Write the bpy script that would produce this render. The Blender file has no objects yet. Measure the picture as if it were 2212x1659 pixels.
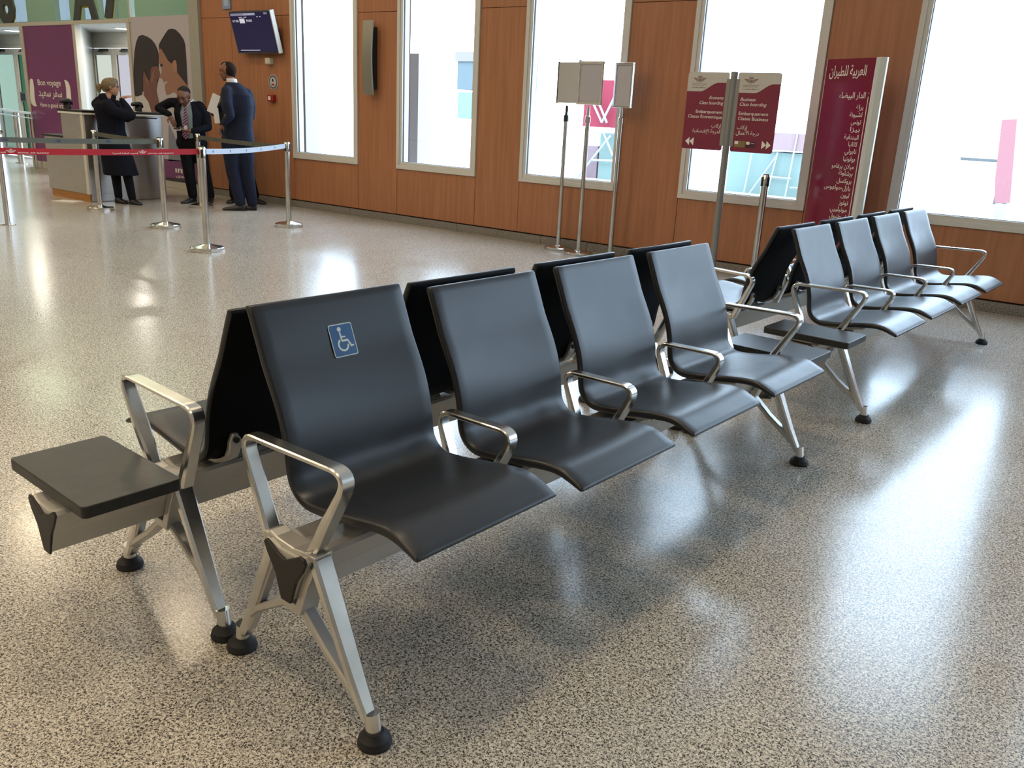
import bpy, bmesh, math, random, unicodedata
from mathutils import Vector, Matrix, Euler
import numpy as np
random.seed(7)
scene = bpy.context.scene
COL = scene.collection

# ------------------------------------------------------------------ camera
cam_d = bpy.data.cameras.new('camera'); cam = bpy.data.objects.new('camera', cam_d); COL.objects.link(cam)
F_PX, PITCH, ROLL, YAW, CAM_H = 1863.0, 0.302336, 0.050658, -0.626047, 1.381
_fw = Vector((math.sin(YAW)*math.cos(PITCH), math.cos(YAW)*math.cos(PITCH), -math.sin(PITCH)))
_r = Vector((math.cos(YAW), -math.sin(YAW), 0)); _u = _r.cross(_fw)
_r2 = _r*math.cos(ROLL)+_u*math.sin(ROLL); _u2 = -_r*math.sin(ROLL)+_u*math.cos(ROLL)
M = Matrix.Identity(4)
for i in range(3):
    M[i][0] = _r2[i]; M[i][1] = _u2[i]; M[i][2] = -_fw[i]
M[2][3] = CAM_H
cam.matrix_world = M
cam_d.sensor_width = 36.0; cam_d.sensor_fit = 'HORIZONTAL'; cam_d.lens = F_PX/2212*36.0
cam_d.clip_start = 0.05; cam_d.clip_end = 300
scene.camera = cam

# ------------------------------------------------------------------ view, world, lights
vs = scene.view_settings
scene.display_settings.display_device = 'sRGB'
vs.view_transform = 'Standard'; vs.look = 'None'; vs.gamma = 1.0; vs.use_curve_mapping = False
vs.exposure = 0.24
cy = scene.cycles
cy.use_denoising = True
cy.max_bounces = 8; cy.diffuse_bounces = 4; cy.glossy_bounces = 4; cy.transmission_bounces = 4; cy.transparent_max_bounces = 10
cy.caustics_reflective = False; cy.caustics_refractive = False
cy.sample_clamp_indirect = 6.0
cy.use_adaptive_sampling = True; cy.adaptive_threshold = 0.02

YW = 8.10           # inner face of the window wall
CEIL = 5.2
RX, LX, BY = 7.2, -24.0, -9.0   # right, left walls and the wall behind the camera
world = bpy.data.worlds.new('world'); scene.world = world; world.use_nodes = True
bg = world.node_tree.nodes['Background']; bg.inputs[0].default_value = (0.60, 0.78, 1.0, 1); bg.inputs[1].default_value = 8.2

WX = [(-9.77+1.96*i, -9.77+1.96*i+1.27) for i in range(9)]   # outer frame edges of each window
WX[2] = (-5.90, -4.62); WX[3] = (-3.92, -2.64); WX[4] = (-1.92, -0.64)
WZ0, WZ1 = 0.665, 4.3
def portal(x, y, z, sx, sz, rot):
    l = bpy.data.lights.new('window_portal', 'AREA'); l.shape = 'RECTANGLE'; l.size = sx; l.size_y = sz
    l.cycles.is_portal = True
    o = bpy.data.objects.new('window_portal', l); COL.objects.link(o); o.location = (x, y, z); o.rotation_euler = rot
for a, b in WX:
    portal((a+b)/2, YW+0.18, (WZ0+WZ1)/2, b-a, WZ1-WZ0, (math.radians(-90), 0, 0))
def lamp(x, y, z, sx, sy, watts, colour):
    l = bpy.data.lights.new('ceiling_or_fill_lamp', 'AREA'); l.shape = 'RECTANGLE'; l.size = sx; l.size_y = sy
    l.energy = watts; l.color = colour
    o = bpy.data.objects.new('ceiling_or_fill_lamp', l); COL.objects.link(o); o.location = (x, y, z)
WARM = (1.0, 0.80, 0.54)
for x in (-17, -13, -9, -5.5, -2):
    for y in (-5.0, -1.5, 2.0, 5.5) if x < -6 else (-5.0, -2.4, .2, 2.6):
        lamp(x, y, CEIL-0.06, 0.6, 0.6, 36, WARM)

# ------------------------------------------------------------------ materials
def mat(name, col, rough=0.5, metal=0.0, spec=0.5, coat=0.0, emit=None, estr=0.0):
    m = bpy.data.materials.new(name); m.use_nodes = True
    b = m.node_tree.nodes['Principled BSDF']
    b.inputs['Base Color'].default_value = (*col, 1); b.inputs['Roughness'].default_value = rough
    b.inputs['Metallic'].default_value = metal; b.inputs['Specular IOR Level'].default_value = spec
    b.inputs['Coat Weight'].default_value = coat
    if emit:
        b.inputs['Emission Color'].default_value = (*emit, 1); b.inputs['Emission Strength'].default_value = estr
    return m
def nodes(m): return m.node_tree.nodes, m.node_tree.links, m.node_tree.nodes['Principled BSDF']
def grain(m, c1, c2, scale, stretch=(1, 1, 1), detail=4, rough_var=None, bump=0.0, lo=0.35, hi=0.65, coord='Object'):
    n, l, b = nodes(m)
    tc = n.new('ShaderNodeTexCoord'); mp = n.new('ShaderNodeMapping'); mp.inputs['Scale'].default_value = stretch
    l.new(tc.outputs[coord], mp.inputs[0])
    t = n.new('ShaderNodeTexNoise'); t.inputs['Scale'].default_value = scale; t.inputs['Detail'].default_value = detail
    l.new(mp.outputs[0], t.inputs['Vector'])
    r = n.new('ShaderNodeValToRGB'); e = r.color_ramp.elements
    e[0].position = lo; e[0].color = (*c1, 1); e[1].position = hi; e[1].color = (*c2, 1)
    l.new(t.outputs['Fac'], r.inputs[0]); l.new(r.outputs[0], b.inputs['Base Color'])
    if rough_var:
        mr = n.new('ShaderNodeMapRange'); mr.inputs['To Min'].default_value = rough_var[0]; mr.inputs['To Max'].default_value = rough_var[1]
        l.new(t.outputs['Fac'], mr.inputs[0]); l.new(mr.outputs[0], b.inputs['Roughness'])
    if bump:
        bp = n.new('ShaderNodeBump'); bp.inputs['Strength'].default_value = bump; bp.inputs['Distance'].default_value = 0.002
        l.new(t.outputs['Fac'], bp.inputs['Height']); l.new(bp.outputs[0], b.inputs['Normal'])
    return m

# floor: polished granite, cream ground with dark flecks, large slabs with thin joints
m_floor = mat('granite', (.5, .47, .4), 0.2, spec=0.45)
n, l, b = nodes(m_floor)
tc = n.new('ShaderNodeTexCoord')
def noise(scale, detail=2, rough=.5, dist=0.0):
    t = n.new('ShaderNodeTexNoise'); t.inputs['Scale'].default_value = scale; t.inputs['Detail'].default_value = detail
    t.inputs['Roughness'].default_value = rough; t.inputs['Distortion'].default_value = dist
    l.new(tc.outputs['Object'], t.inputs['Vector']); return t
def ramp(src, stops):
    r = n.new('ShaderNodeValToRGB'); e = r.color_ramp.elements
    while len(e) < len(stops): e.new(0.5)
    for k, (p, c) in enumerate(stops): e[k].position = p; e[k].color = (*c, 1)
    l.new(src, r.inputs[0]); return r
def mix(kind, fac, a, bb):
    x = n.new('ShaderNodeMix'); x.data_type = 'RGBA'; x.blend_type = kind
    if isinstance(fac, float): x.inputs[0].default_value = fac
    else: l.new(fac, x.inputs[0])
    l.new(a, x.inputs[6]); l.new(bb, x.inputs[7]); return x.outputs[2]
base = ramp(noise(120, 2, .6, 0.6).outputs['Fac'], [(0.36, (.35, .315, .26)), (0.60, (.76, .705, .61))])
flk = ramp(noise(195, 2, .55, 1.0).outputs['Fac'], [(0.435, (.035, .034, .034)), (0.48, (1, 1, 1))])
c = mix('MULTIPLY', 0.92, base.outputs[0], flk.outputs[0])
br = n.new('ShaderNodeTexBrick'); br.offset = 0.0; br.inputs['Scale'].default_value = 1.0
br.inputs['Brick Width'].default_value = .655; br.inputs['Row Height'].default_value = 1.31
br.inputs['Mortar Size'].default_value = 0.0014; br.inputs['Mortar Smooth'].default_value = 0.0
br.inputs['Color1'].default_value = (1, 1, 1, 1); br.inputs['Color2'].default_value = (.96, .96, .965, 1); br.inputs['Mortar'].default_value = (.62, .60, .58, 1)
mpf = n.new('ShaderNodeMapping'); mpf.inputs['Location'].default_value = (0.285, 0.15, 0)
l.new(tc.outputs['Object'], mpf.inputs[0]); l.new(mpf.outputs[0], br.inputs['Vector'])
c = mix('MULTIPLY', 0.75, c, br.outputs['Color'])
l.new(c, b.inputs['Base Color'])
wear = n.new('ShaderNodeMapRange'); wear.inputs['To Min'].default_value = 0.15; wear.inputs['To Max'].default_value = 0.25
wn = noise(0.9, 4, .6); l.new(wn.outputs['Fac'], wear.inputs[0]); wear.inputs['From Min'].default_value = 0.3; wear.inputs['From Max'].default_value = 0.7
l.new(wear.outputs[0], b.inputs['Roughness'])

m_wood = grain(mat('veneer', (.3, .1, .03), 0.42, spec=0.4), (.325, .136, .062), (.42, .182, .086), 3.0, (9, 9, 0.45), 6, lo=.3, hi=.7)
m_joint = mat('dark joint', (.03, .015, .01), 0.8)
m_frame = mat('window aluminium', (.60, .585, .54), 0.4, 0.0)
m_gasket = mat('gasket', (.02, .02, .02), 0.6)
m_skirt = grain(mat('grey granite', (.2, .19, .17), 0.35), (.10, .095, .085), (.30, .28, .25), 110, lo=.4, hi=.6)
m_pu = mat('moulded polyurethane', (.013, .0145, .018), 0.40, spec=0.55)
n, l, b = nodes(m_pu)
tc = n.new('ShaderNodeTexCoord'); t = n.new('ShaderNodeTexNoise'); t.inputs['Scale'].default_value = 14; t.inputs['Detail'].default_value = 5
l.new(tc.outputs['Object'], t.inputs['Vector']); mr = n.new('ShaderNodeMapRange'); mr.inputs['To Min'].default_value = .33; mr.inputs['To Max'].default_value = .42
l.new(t.outputs['Fac'], mr.inputs[0]); l.new(mr.outputs[0], b.inputs['Roughness'])
m_puback = mat('matt moulded back', (.006, .007, .009), 0.75, spec=0.12)
m_table = grain(mat('laminate', (.02, .02, .02), 0.42), (.016, .017, .016), (.026, .027, .025), 30)
m_alu = grain(mat('polished aluminium', (.68, .66, .62), 0.2, 1.0), (.68, .665, .63), (.80, .79, .76), 12, rough_var=(.21, .25))
m_cast = mat('satin cast aluminium', (.56, .54, .50), 0.34, 0.6)
m_beam = grain(mat('anodised beam', (.42, .40, .37), 0.42, 0.3), (.56, .54, .50), (.59, .57, .53), 4, (.3, 30, 30))
m_rubber = mat('black rubber', (.012, .012, .014), 0.65)
m_blackpl = mat('black plastic', (.012, .010, .010), 0.5)
m_steel = grain(mat('polished steel', (.62, .60, .56), 0.16, 1.0), (.56, .54, .50), (.68, .66, .62), 6, rough_var=(.12, .24))
m_brush = grain(mat('brushed steel', (.55, .53, .50), 0.36, 1.0), (.62, .60, .57), (.70, .68, .65), 5, (1, 1, 30), rough_var=(.34, .44))
m_white = mat('white paint', (.80, .79, .76), 0.5)
m_ink = mat('white print', (.80, .77, .72), 0.5)
m_ceil = mat('ceiling', (.72, .70, .66), 0.8)
m_wall = mat('plaster', (.62, .58, .52), 0.7)
m_maroon = mat('maroon panel', (.19, .010, .036), 0.16, spec=0.6)
m_signred = mat('sign maroon', (.19, .014, .042), 0.35)
m_signwhite = mat('sign ivory', (.52, .50, .46), 0.4)
m_purple = grain(mat('purple print', (.13, .02, .08), 0.4), (.165, .036, .135), (.215, .026, .155), .6)
m_blue = mat('sticker blue', (.012, .085, .24), 0.35)
m_stickw = mat('sticker white', (.62, .70, .68), 0.4)
m_post = mat('grey painted post', (.27, .27, .26), 0.35, 0.5)
m_board = mat('grey board', (.45, .43, .455), 0.5)
m_boardw = mat('white board back', (.44, .43, .41), 0.5)
def glassmat(name, tint, gl=0.08, rough=0.0):
    m = bpy.data.materials.new(name); m.use_nodes = True; nn = m.node_tree.nodes; ll = m.node_tree.links
    nn.remove(nn['Principled BSDF']); o = nn['Material Output']
    tr = nn.new('ShaderNodeBsdfTransparent'); tr.inputs[0].default_value = (*tint, 1)
    g = nn.new('ShaderNodeBsdfGlossy'); g.inputs['Roughness'].default_value = rough; g.inputs[0].default_value = (.9, .95, .93, 1)
    fr = nn.new('ShaderNodeFresnel'); fr.inputs[0].default_value = 1.45
    ge = nn.new('ShaderNodeNewGeometry'); mu = nn.new('ShaderNodeMath'); mu.operation = 'MULTIPLY_ADD'; mu.inputs[1].default_value = -1; mu.inputs[2].default_value = 1
    ll.new(ge.outputs['Backfacing'], mu.inputs[0]); m2 = nn.new('ShaderNodeMath'); m2.operation = 'MULTIPLY'; ll.new(fr.outputs[0], m2.inputs[0]); ll.new(mu.outputs[0], m2.inputs[1])
    mx = nn.new('ShaderNodeMixShader'); ll.new(m2.outputs[0], mx.inputs[0]); ll.new(tr.outputs[0], mx.inputs[1]); ll.new(g.outputs[0], mx.inputs[2])
    ll.new(mx.outputs[0], o.inputs[0]); return m
m_glass = glassmat('clear glazing', (.97, .985, .98))
m_green = glassmat('green tinted glazing', (.70, .78, .71))
m_lime = glassmat('pale green door glass', (.26, .28, .23))
m_cream = glassmat('frosted cream glass', (.34, .31, .26))

# ------------------------------------------------------------------ mesh helpers
def build(name, bm, m, parent=None, smooth=False, bevel=0.0, seg=2, loc=None, rot=None):
    me = bpy.data.meshes.new(name); bmesh.ops.recalc_face_normals(bm, faces=bm.faces[:]); bm.to_mesh(me); bm.free()
    me.materials.append(m)
    if smooth:
        for p in me.polygons: p.use_smooth = True
        try: me.set_sharp_from_angle(angle=math.radians(smooth if smooth is not True else 42))
        except Exception: pass
    o = bpy.data.objects.new(name, me); COL.objects.link(o)
    if parent: o.parent = parent
    if loc: o.location = loc
    if rot: o.rotation_euler = rot
    if bevel:
        bv = o.modifiers.new('bevel', 'BEVEL'); bv.width = bevel; bv.segments = seg; bv.limit_method = 'ANGLE'; bv.angle_limit = math.radians(40)
    return o
def tag(o, label=None, cat=None, group=None, kind=None):
    if label: o['label'] = label
    if cat: o['category'] = cat
    if group: o['group'] = group
    if kind: o['kind'] = kind
    return o
def thing(name, label, cat, loc=(0, 0, 0), rz=0.0, group=None):
    o = bpy.data.objects.new(name, None); COL.objects.link(o); o.location = loc; o.rotation_euler = (0, 0, rz)
    o.empty_display_size = 0.1
    return tag(o, label, cat, group)
def box(bm, x0, x1, y0, y1, z0, z1, mx=None):
    vs_ = [Vector((x, y, z)) for x in (x0, x1) for y in (y0, y1) for z in (z0, z1)]
    if mx: vs_ = [mx @ v for v in vs_]
    v = [bm.verts.new(p) for p in vs_]
    for f in ((0, 1, 3, 2), (4, 6, 7, 5), (0, 4, 5, 1), (2, 3, 7, 6), (0, 2, 6, 4), (1, 5, 7, 3)): bm.faces.new([v[i] for i in f])
    return bm
def nb(): return bmesh.new()
def ring_loft(bm, rings, cap=True, closed=False):
    vv = [[bm.verts.new(p) for p in r] for r in rings]; k = len(vv[0])
    pairs = list(zip(vv, vv[1:])) + ([(vv[-1], vv[0])] if closed else [])
    for a, b_ in pairs:
        for i in range(k): bm.faces.new((a[i], a[(i+1) % k], b_[(i+1) % k], b_[i]))
    if cap and not closed: bm.faces.new(list(reversed(vv[0]))); bm.faces.new(vv[-1])
    return bm
def cyl(bm, p0, p1, r0, r1=None, seg=20):
    p0 = Vector(p0); p1 = Vector(p1); r1 = r0 if r1 is None else r1
    d = (p1-p0).normalized(); a = d.orthogonal().normalized(); b_ = d.cross(a)
    return ring_loft(bm, [[p+a*(r*math.cos(t*2*math.pi/seg))+b_*(r*math.sin(t*2*math.pi/seg)) for t in range(seg)] for p, r in ((p0, r0), (p1, r1))])
def lathe(bm, prof, c=(0, 0, 0), seg=32):
    c = Vector(c)
    return ring_loft(bm, [[c+Vector((max(r, 1e-4)*math.cos(t*2*math.pi/seg), max(r, 1e-4)*math.sin(t*2*math.pi/seg), z)) for t in range(seg)] for r, z in prof])
def prism(bm, pts, f0, f1):
    """pts 2-D outline; f0, f1 map a 2-D point to the two faces"""
    a = [bm.verts.new(f0(p)) for p in pts]; b_ = [bm.verts.new(f1(p)) for p in pts]; k = len(pts)
    bm.faces.new(list(reversed(a))); bm.faces.new(b_)
    for i in range(k): bm.faces.new((a[i], a[(i+1) % k], b_[(i+1) % k], b_[i]))
    return bm
def roundrect(x0, x1, y0, y1, r, n_=5):
    out = []
    for cx, cy_, a0 in ((x1-r, y1-r, 0), (x0+r, y1-r, 90), (x0+r, y0+r, 180), (x1-r, y0+r, 270)):
        for k in range(n_+1):
            a = math.radians(a0+90*k/n_); out.append((cx+r*math.cos(a), cy_+r*math.sin(a)))
    return out
def fillet(pts, radii, n_=6):
    """round the inner corners of an open 2-D polyline"""
    out = [Vector(pts[0])]
    for i in range(1, len(pts)-1):
        p = Vector(pts[i]); a = (Vector(pts[i-1])-p); b_ = (Vector(pts[i+1])-p); r = radii[i]
        la, lb = a.length, b_.length; a.normalize(); b_.normalize()
        ang = a.angle(b_); d = min(r/math.tan(ang/2), la*.48, lb*.48)
        p0, p1 = p+a*d, p+b_*d
        for k in range(n_+1):
            t = k/n_; out.append((1-t)**2*p0+2*t*(1-t)*p+t*t*p1)
    out.append(Vector(pts[-1])); return out
def strip(bm, path, thick, width, x=0.0, closed=False):
    """bar running along a (y,z) path: thick(i) in the plane, width(i) along x"""
    k = len(path); rings = []
    for i, p in enumerate(path):
        if closed: t = path[(i+1) % k]-path[i-1]
        else: t = path[min(i+1, k-1)]-path[max(i-1, 0)]
        t.normalize(); nrm = Vector((-t.y, t.x)); th = thick(i/(k-1))/2; w = width(i/(k-1))/2
        c_ = min(th, w)*0.45
        prof = [(-w+c_, -th), (w-c_, -th), (w, -th+c_), (w, th-c_), (w-c_, th), (-w+c_, th), (-w, th-c_), (-w, -th+c_)]
        rings.append([Vector((x+a, p.x+nrm.x*b_, p.y+nrm.y*b_)) for a, b_ in prof])
    return ring_loft(bm, rings, closed=closed)
def lerp(stops):
    def f(t):
        for (a, va), (b_, vb) in zip(stops, stops[1:]):
            if t <= b_: return va+(vb-va)*(t-a)/(b_-a)
        return stops[-1][1]
    return f
def copy_tree(o, parent=None):
    c_ = o.copy(); COL.objects.link(c_)
    if parent: c_.parent = parent
    for ch in list(o.children): copy_tree(ch, c_)
    return c_

# ------------------------------------------------------------------ lettering
_FORMS = {}
for cp in range(0xFE70, 0xFEFD):
    d = unicodedata.decomposition(chr(cp)).split()
    if len(d) >= 2 and d[0] in ('<isolated>', '<final>', '<initial>', '<medial>'):
        _FORMS[(tuple(int(q, 16) for q in d[1:]), d[0][1:-1])] = chr(cp)
def arabic(s):
    """joined letter forms in visual order"""
    cps = [ord(ch) for ch in s]; toks = []; i = 0
    while i < len(cps):
        if i+1 < len(cps) and ((cps[i], cps[i+1]), 'isolated') in _FORMS and cps[i] == 0x644: toks.append((cps[i], cps[i+1])); i += 2
        else: toks.append((cps[i],)); i += 1
    fwd = lambda t: (t, 'initial') in _FORMS       # joins to the next letter
    bak = lambda t: (t, 'final') in _FORMS         # joins to the previous letter
    out = []
    for k, t in enumerate(toks):
        if (t, 'isolated') not in _FORMS: out.append(''.join(map(chr, t))); continue
        p = k > 0 and fwd(toks[k-1]) and bak(t); q = k+1 < len(toks) and fwd(t) and bak(toks[k+1])
        form = 'medial' if p and q else 'final' if p else 'initial' if q else 'isolated'
        out.append(_FORMS.get((t, form), _FORMS[(t, 'isolated')]))
    return ''.join(reversed(out))
def text_mesh(body, shear=0.0, weight=0.0):
    c_ = bpy.data.curves.new('lettering', 'FONT'); c_.body = body; c_.size = 1.0; c_.shear = shear; c_.offset = weight; c_.resolution_u = 3
    o = bpy.data.objects.new('lettering', c_); COL.objects.link(o)
    dg = bpy.context.evaluated_depsgraph_get(); dg.update()
    me = bpy.data.meshes.new_from_object(o.evaluated_get(dg)); bpy.data.objects.remove(o); bpy.data.curves.remove(c_)
    return me
def write(bm, body, x0, x1, base, fn, height=None, shear=0.0, weight=0.012):
    """letters between x0 and x1 on a base line; fn maps (x,z) on the surface to a point"""
    me = text_mesh(body, shear, weight)
    if not me.vertices: return
    xs = [v.co.x for v in me.vertices]; a, b_ = min(xs), max(xs); s = (x1-x0)/(b_-a)
    sz = s if height is None else height/0.7
    vv = [bm.verts.new(fn(x0+(v.co.x-a)*s, base+v.co.y*sz)) for v in me.vertices]
    for p in me.polygons:
        try: bm.faces.new([vv[i] for i in p.vertices])
        except ValueError: pass
    bpy.data.meshes.remove(me)
def flat(bm, pts, fn):
    v = [bm.verts.new(fn(*p)) for p in pts]
    bm.faces.new(v); return bm
def plate(bm, pts, fn, fn2):
    return prism(bm, pts, lambda p: fn(*p), lambda p: fn2(*p))

# outlines of the printed posters, in metres on the wall
POLY = {
  'hair1':[(-13.601,1.819),(-13.544,2.038),(-13.472,2.185),(-13.394,2.27),(-13.285,2.287),(-13.159,2.263),(-13.038,2.216),(-12.951,2.148),(-12.898,2.072),(-12.876,1.996),(-12.893,1.86),(-12.929,1.834),(-13.074,1.824),(-13.129,1.772),(-13.147,1.642),(-13.196,1.641),(-13.268,1.709),(-13.305,1.796),(-13.359,1.647),(-13.359,1.533),(-13.428,1.398),(-13.549,1.368),(-13.666,1.383),(-13.645,1.527)],
  'skin1':[(-12.929,1.834),(-12.877,1.74),(-12.902,1.672),(-12.963,1.627),(-12.963,1.567),(-13.006,1.488),(-12.986,1.393),(-12.955,1.254),(-12.955,1.13),(-12.978,0.952),(-13.192,0.943),(-13.195,1.166),(-13.259,1.297),(-13.363,1.382),(-13.378,1.515),(-13.359,1.647),(-13.323,1.787),(-13.272,1.683),(-13.215,1.623),(-13.168,1.607),(-13.146,1.772),(-13.074,1.824)],
  'finger':[(-13.289,1.735),(-13.269,1.701),(-13.215,1.623),(-13.194,1.536),(-13.227,1.536),(-13.266,1.605)],
  'finger2':[(-13.149,1.624),(-13.091,1.695),(-13.049,1.773),(-13.016,1.773),(-13.046,1.669),(-13.109,1.564)],
  'shirt':[(-13.666,1.383),(-13.412,1.39),(-13.3,1.358),(-13.213,1.272),(-13.195,1.166),(-13.192,0.943),(-13.683,0.92)],
  'hair2':[(-12.859,2.131),(-12.804,2.189),(-12.666,2.296),(-12.582,2.353),(-12.489,2.368),(-12.385,2.35),(-12.287,2.292),(-12.206,2.218),(-12.17,2.144),(-12.165,1.915),(-12.169,1.666),(-12.166,1.558),(-12.411,1.738),(-12.421,1.913),(-12.48,1.93),(-12.548,1.871),(-12.636,1.912),(-12.718,2.004),(-12.801,2.088),(-12.85,2.072)],
  'skin2':[(-12.849,2.08),(-12.801,2.088),(-12.718,2.004),(-12.636,1.912),(-12.548,1.871),(-12.48,1.93),(-12.421,1.913),(-12.411,1.738),(-12.166,1.558),(-12.17,1.381),(-12.186,1.16),(-12.324,1.154),(-12.366,1.324),(-12.447,1.424),(-12.55,1.469),(-12.664,1.427),(-12.736,1.412),(-12.756,1.442),(-12.766,1.493),(-12.775,1.545),(-12.748,1.571),(-12.799,1.605),(-12.826,1.647),(-12.895,1.663),(-12.881,1.706),(-12.829,1.741),(-12.834,1.826),(-12.877,1.868),(-12.876,1.996)],
  'ear':[(-12.508,1.888),(-12.465,1.926),(-12.422,1.905),(-12.406,1.847),(-12.421,1.78),(-12.457,1.733),(-12.493,1.754),(-12.509,1.812)],
  'eye':[(-12.854,1.86),(-12.798,1.869),(-12.777,1.848),(-12.819,1.822),(-12.85,1.826)],
  'lip':[(-12.769,1.597),(-12.704,1.615),(-12.682,1.602),(-12.74,1.576)],
  'clothes':[(-12.736,0.99),(-12.555,0.74),(-12.362,0.61),(-12.318,0.448),(-12.806,0.415)],
  'purple2':[(-12.813,0.426),(-12.297,0.45),(-12.328,0.162),(-12.846,0.157)],
  'brL':[(-17.055,1.555),(-17.025,1.575),(-16.984,1.583),(-16.946,1.576),(-16.926,1.551),(-16.915,1.437),(-16.932,1.256),(-16.916,1.159),(-16.881,1.106),(-16.968,1.103),(-17.03,1.116),(-17.087,1.154),(-17.103,1.251),(-17.079,1.434)],
  'brR':[(-15.814,1.579),(-15.766,1.58),(-15.714,1.567),(-15.668,1.539),(-15.634,1.477),(-15.626,1.373),(-15.635,1.234),(-15.652,1.153),(-15.781,1.16),(-15.791,1.288),(-15.776,1.416),(-15.784,1.52)],
}

# ------------------------------------------------------------------ room shell
def S(name, bm, m, **k): return tag(build(name, bm, m, **k), kind='structure')
bm = box(nb(), LX-0.5, RX+0.3, BY-0.3, YW+0.2, -0.12, 0.0); box(bm, LX-0.5, -11.7, YW+0.2, YW+2.2, -0.12, 0.0); S('floor', bm, m_floor)
bm = box(nb(), LX-0.3, RX+0.3, BY-0.3, YW+0.2, CEIL, CEIL+0.2); box(bm, LX-0.3, -11.7, YW+0.2, YW+2.2, CEIL, CEIL+0.2); S('ceiling', bm, m_ceil)
S('wall_side', box(nb(), -11.8, -11.7, YW+.2, 10.29, -.1, 2.2), mat('outer render', (.36, .31, .31), .8))
XW = -11.75     # where the timber wall meets the glazed front
bm = nb()
def wp(x0, x1, z0, z1, g=0.003): box(bm, x0+g, x1-g, YW, YW+0.022, z0+g, z1-g)
TOPZ = 2.495
wp(XW, -11.05, 0.10, TOPZ); wp(XW, -11.05, TOPZ, CEIL)
wp(-11.05, WX[0][0], 0.10, TOPZ); wp(-11.05, WX[0][0], TOPZ, CEIL)
for i, (a, b_) in enumerate(WX):
    wp(a, b_, 0.10, WZ0); wp(a, b_, WZ1, CEIL)
    nx = WX[i+1][0] if i+1 < len(WX) else RX
    if nx > b_: wp(b_, nx, 0.10, TOPZ); wp(b_, nx, TOPZ, CEIL)
wall = S('wall_back', bm, m_wood)
bm = nb()
box(bm, XW, WX[0][0]+.02, YW+0.022, YW+0.2, 0, CEIL)
for i, (a, b_) in enumerate(WX):
    box(bm, a+.02, b_-.02, YW+0.022, YW+0.2, 0, WZ0+.02); box(bm, a+.02, b_-.02, YW+0.022, YW+0.2, WZ1-.02, CEIL)
    nx = WX[i+1][0] if i+1 < len(WX) else RX
    box(bm, b_-.02, nx+.02, YW+0.022, YW+0.2, 0, CEIL)
build('wall_core', bm, m_joint, wall)
for i, (a, b_) in enumerate(WX):
    bm = nb(); t = 0.085
    y0, y1 = YW-0.02, YW+0.11
    ring = lambda x0, x1, z0, z1, ya, yb, w: (box(bm, x0, x1, ya, yb, z0, z0+w), box(bm, x0, x1, ya, yb, z1-w, z1), box(bm, x0, x0+w, ya, yb, z0+w, z1-w), box(bm, x1-w, x1, ya, yb, z0+w, z1-w))
    ring(a, b_, WZ0, WZ1, y0, y0+0.035, 0.045)
    ring(a+.03, b_-.03, WZ0+.03, WZ1-.03, y0+0.012, y1, 0.055)
    w = S('window_%d' % (i+1), bm, m_frame, bevel=0.003)
    bm = nb(); g = 0.083; ring(a+g, b_-g, WZ0+g, WZ1-g, y0+0.03, y0+0.05, 0.007); build('window_gasket', bm, m_gasket, w)
    build('window_pane', box(nb(), a+.08, b_-.08, YW+0.035, YW+0.041, WZ0+.08, WZ1-.08), m_glass, w)
bm = nb(); x = XW
while x < RX:
    box(bm, x+.002, min(x+.62, RX)-.002, YW-0.018, YW+0.02, 0, 0.088); x += .62
S('baseboard_back', bm, m_skirt, bevel=0.002)
S('wall_right', box(nb(), RX, RX+.2, BY, YW+.2, 0, CEIL), m_wall)
S('wall_left', box(nb(), LX-.2, LX, BY, YW+2, 0, CEIL), m_wall)
S('wall_front', box(nb(), LX, RX, BY-.2, BY, 0, CEIL), m_wall)

# glazed front left of the timber wall
HZ = 2.47
bm = nb(); box(bm, -12.02, -11.90, YW-0.03, YW+0.12, 0, CEIL); box(bm, -11.89, XW, YW-0.05, YW+0.12, 0, CEIL)
S('trim_1', bm, mat('corner post paint', (.34, .335, .29), 0.45), bevel=.004)
bm = nb()
box(bm, LX, -13.62, YW-0.02, YW+0.08, HZ, HZ+0.06)
for xa, xb in ((-17.22, -17.10), (-15.37, -15.28), (-13.70, -13.62), (-19.4, -19.28)): box(bm, xa, xb, YW-0.02, YW+0.08, 0, HZ)
box(bm, -13.66, -12.02, YW+0.0, YW+0.08, 0, 0.11); box(bm, -17.22, -15.3, YW-0.01, YW+0.08, 0, 0.13); box(bm, -13.62, -13.58, YW-.01, YW+.08, HZ, CEIL)
S('trim_2', bm, mat('white trim', (.48, .46, .40), 0.4), bevel=.004)
S('wall_glazed_band', box(nb(), LX, -12.02, YW+0.02, YW+0.03, HZ+0.06, CEIL), m_green)
# wall seen through the band, with its own openings
bm = nb(); YB = 9.6
ops = [(-21.2, -20.03), (-18.85, -18.27), (-17.87, -17.5), (-17.18, -16.80), (-16.66, -16.5)]
x = LX
for a, b_ in ops:
    box(bm, x, a, YB, YB+.1, 2.3, CEIL); box(bm, a, b_, YB, YB+.1, 2.3, 2.76); box(bm, a, b_, YB, YB+.1, 3.5, CEIL); x = b_
box(bm, x, -11.7, YB, YB+.1, 2.3, CEIL)
for a, b_ in ops: pass
S('wall_vestibule', bm, mat('grey green paint', (.42, .50, .42), .7))
S('window_20', box(nb(), -21.3, -16.4, YB+.11, YB+.12, 2.5, 3.6), glassmat('dim far glazing', (.36, .34, .37)))  # tinted sheet added to dim the sky seen through the openings
for x in (-19.5, -15.5): lamp(x, 8.85, CEIL-.06, 2.4, .5, 60, (1.0, .93, .80))  # added fill lights without fixtures, brightening the wall behind the band
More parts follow.
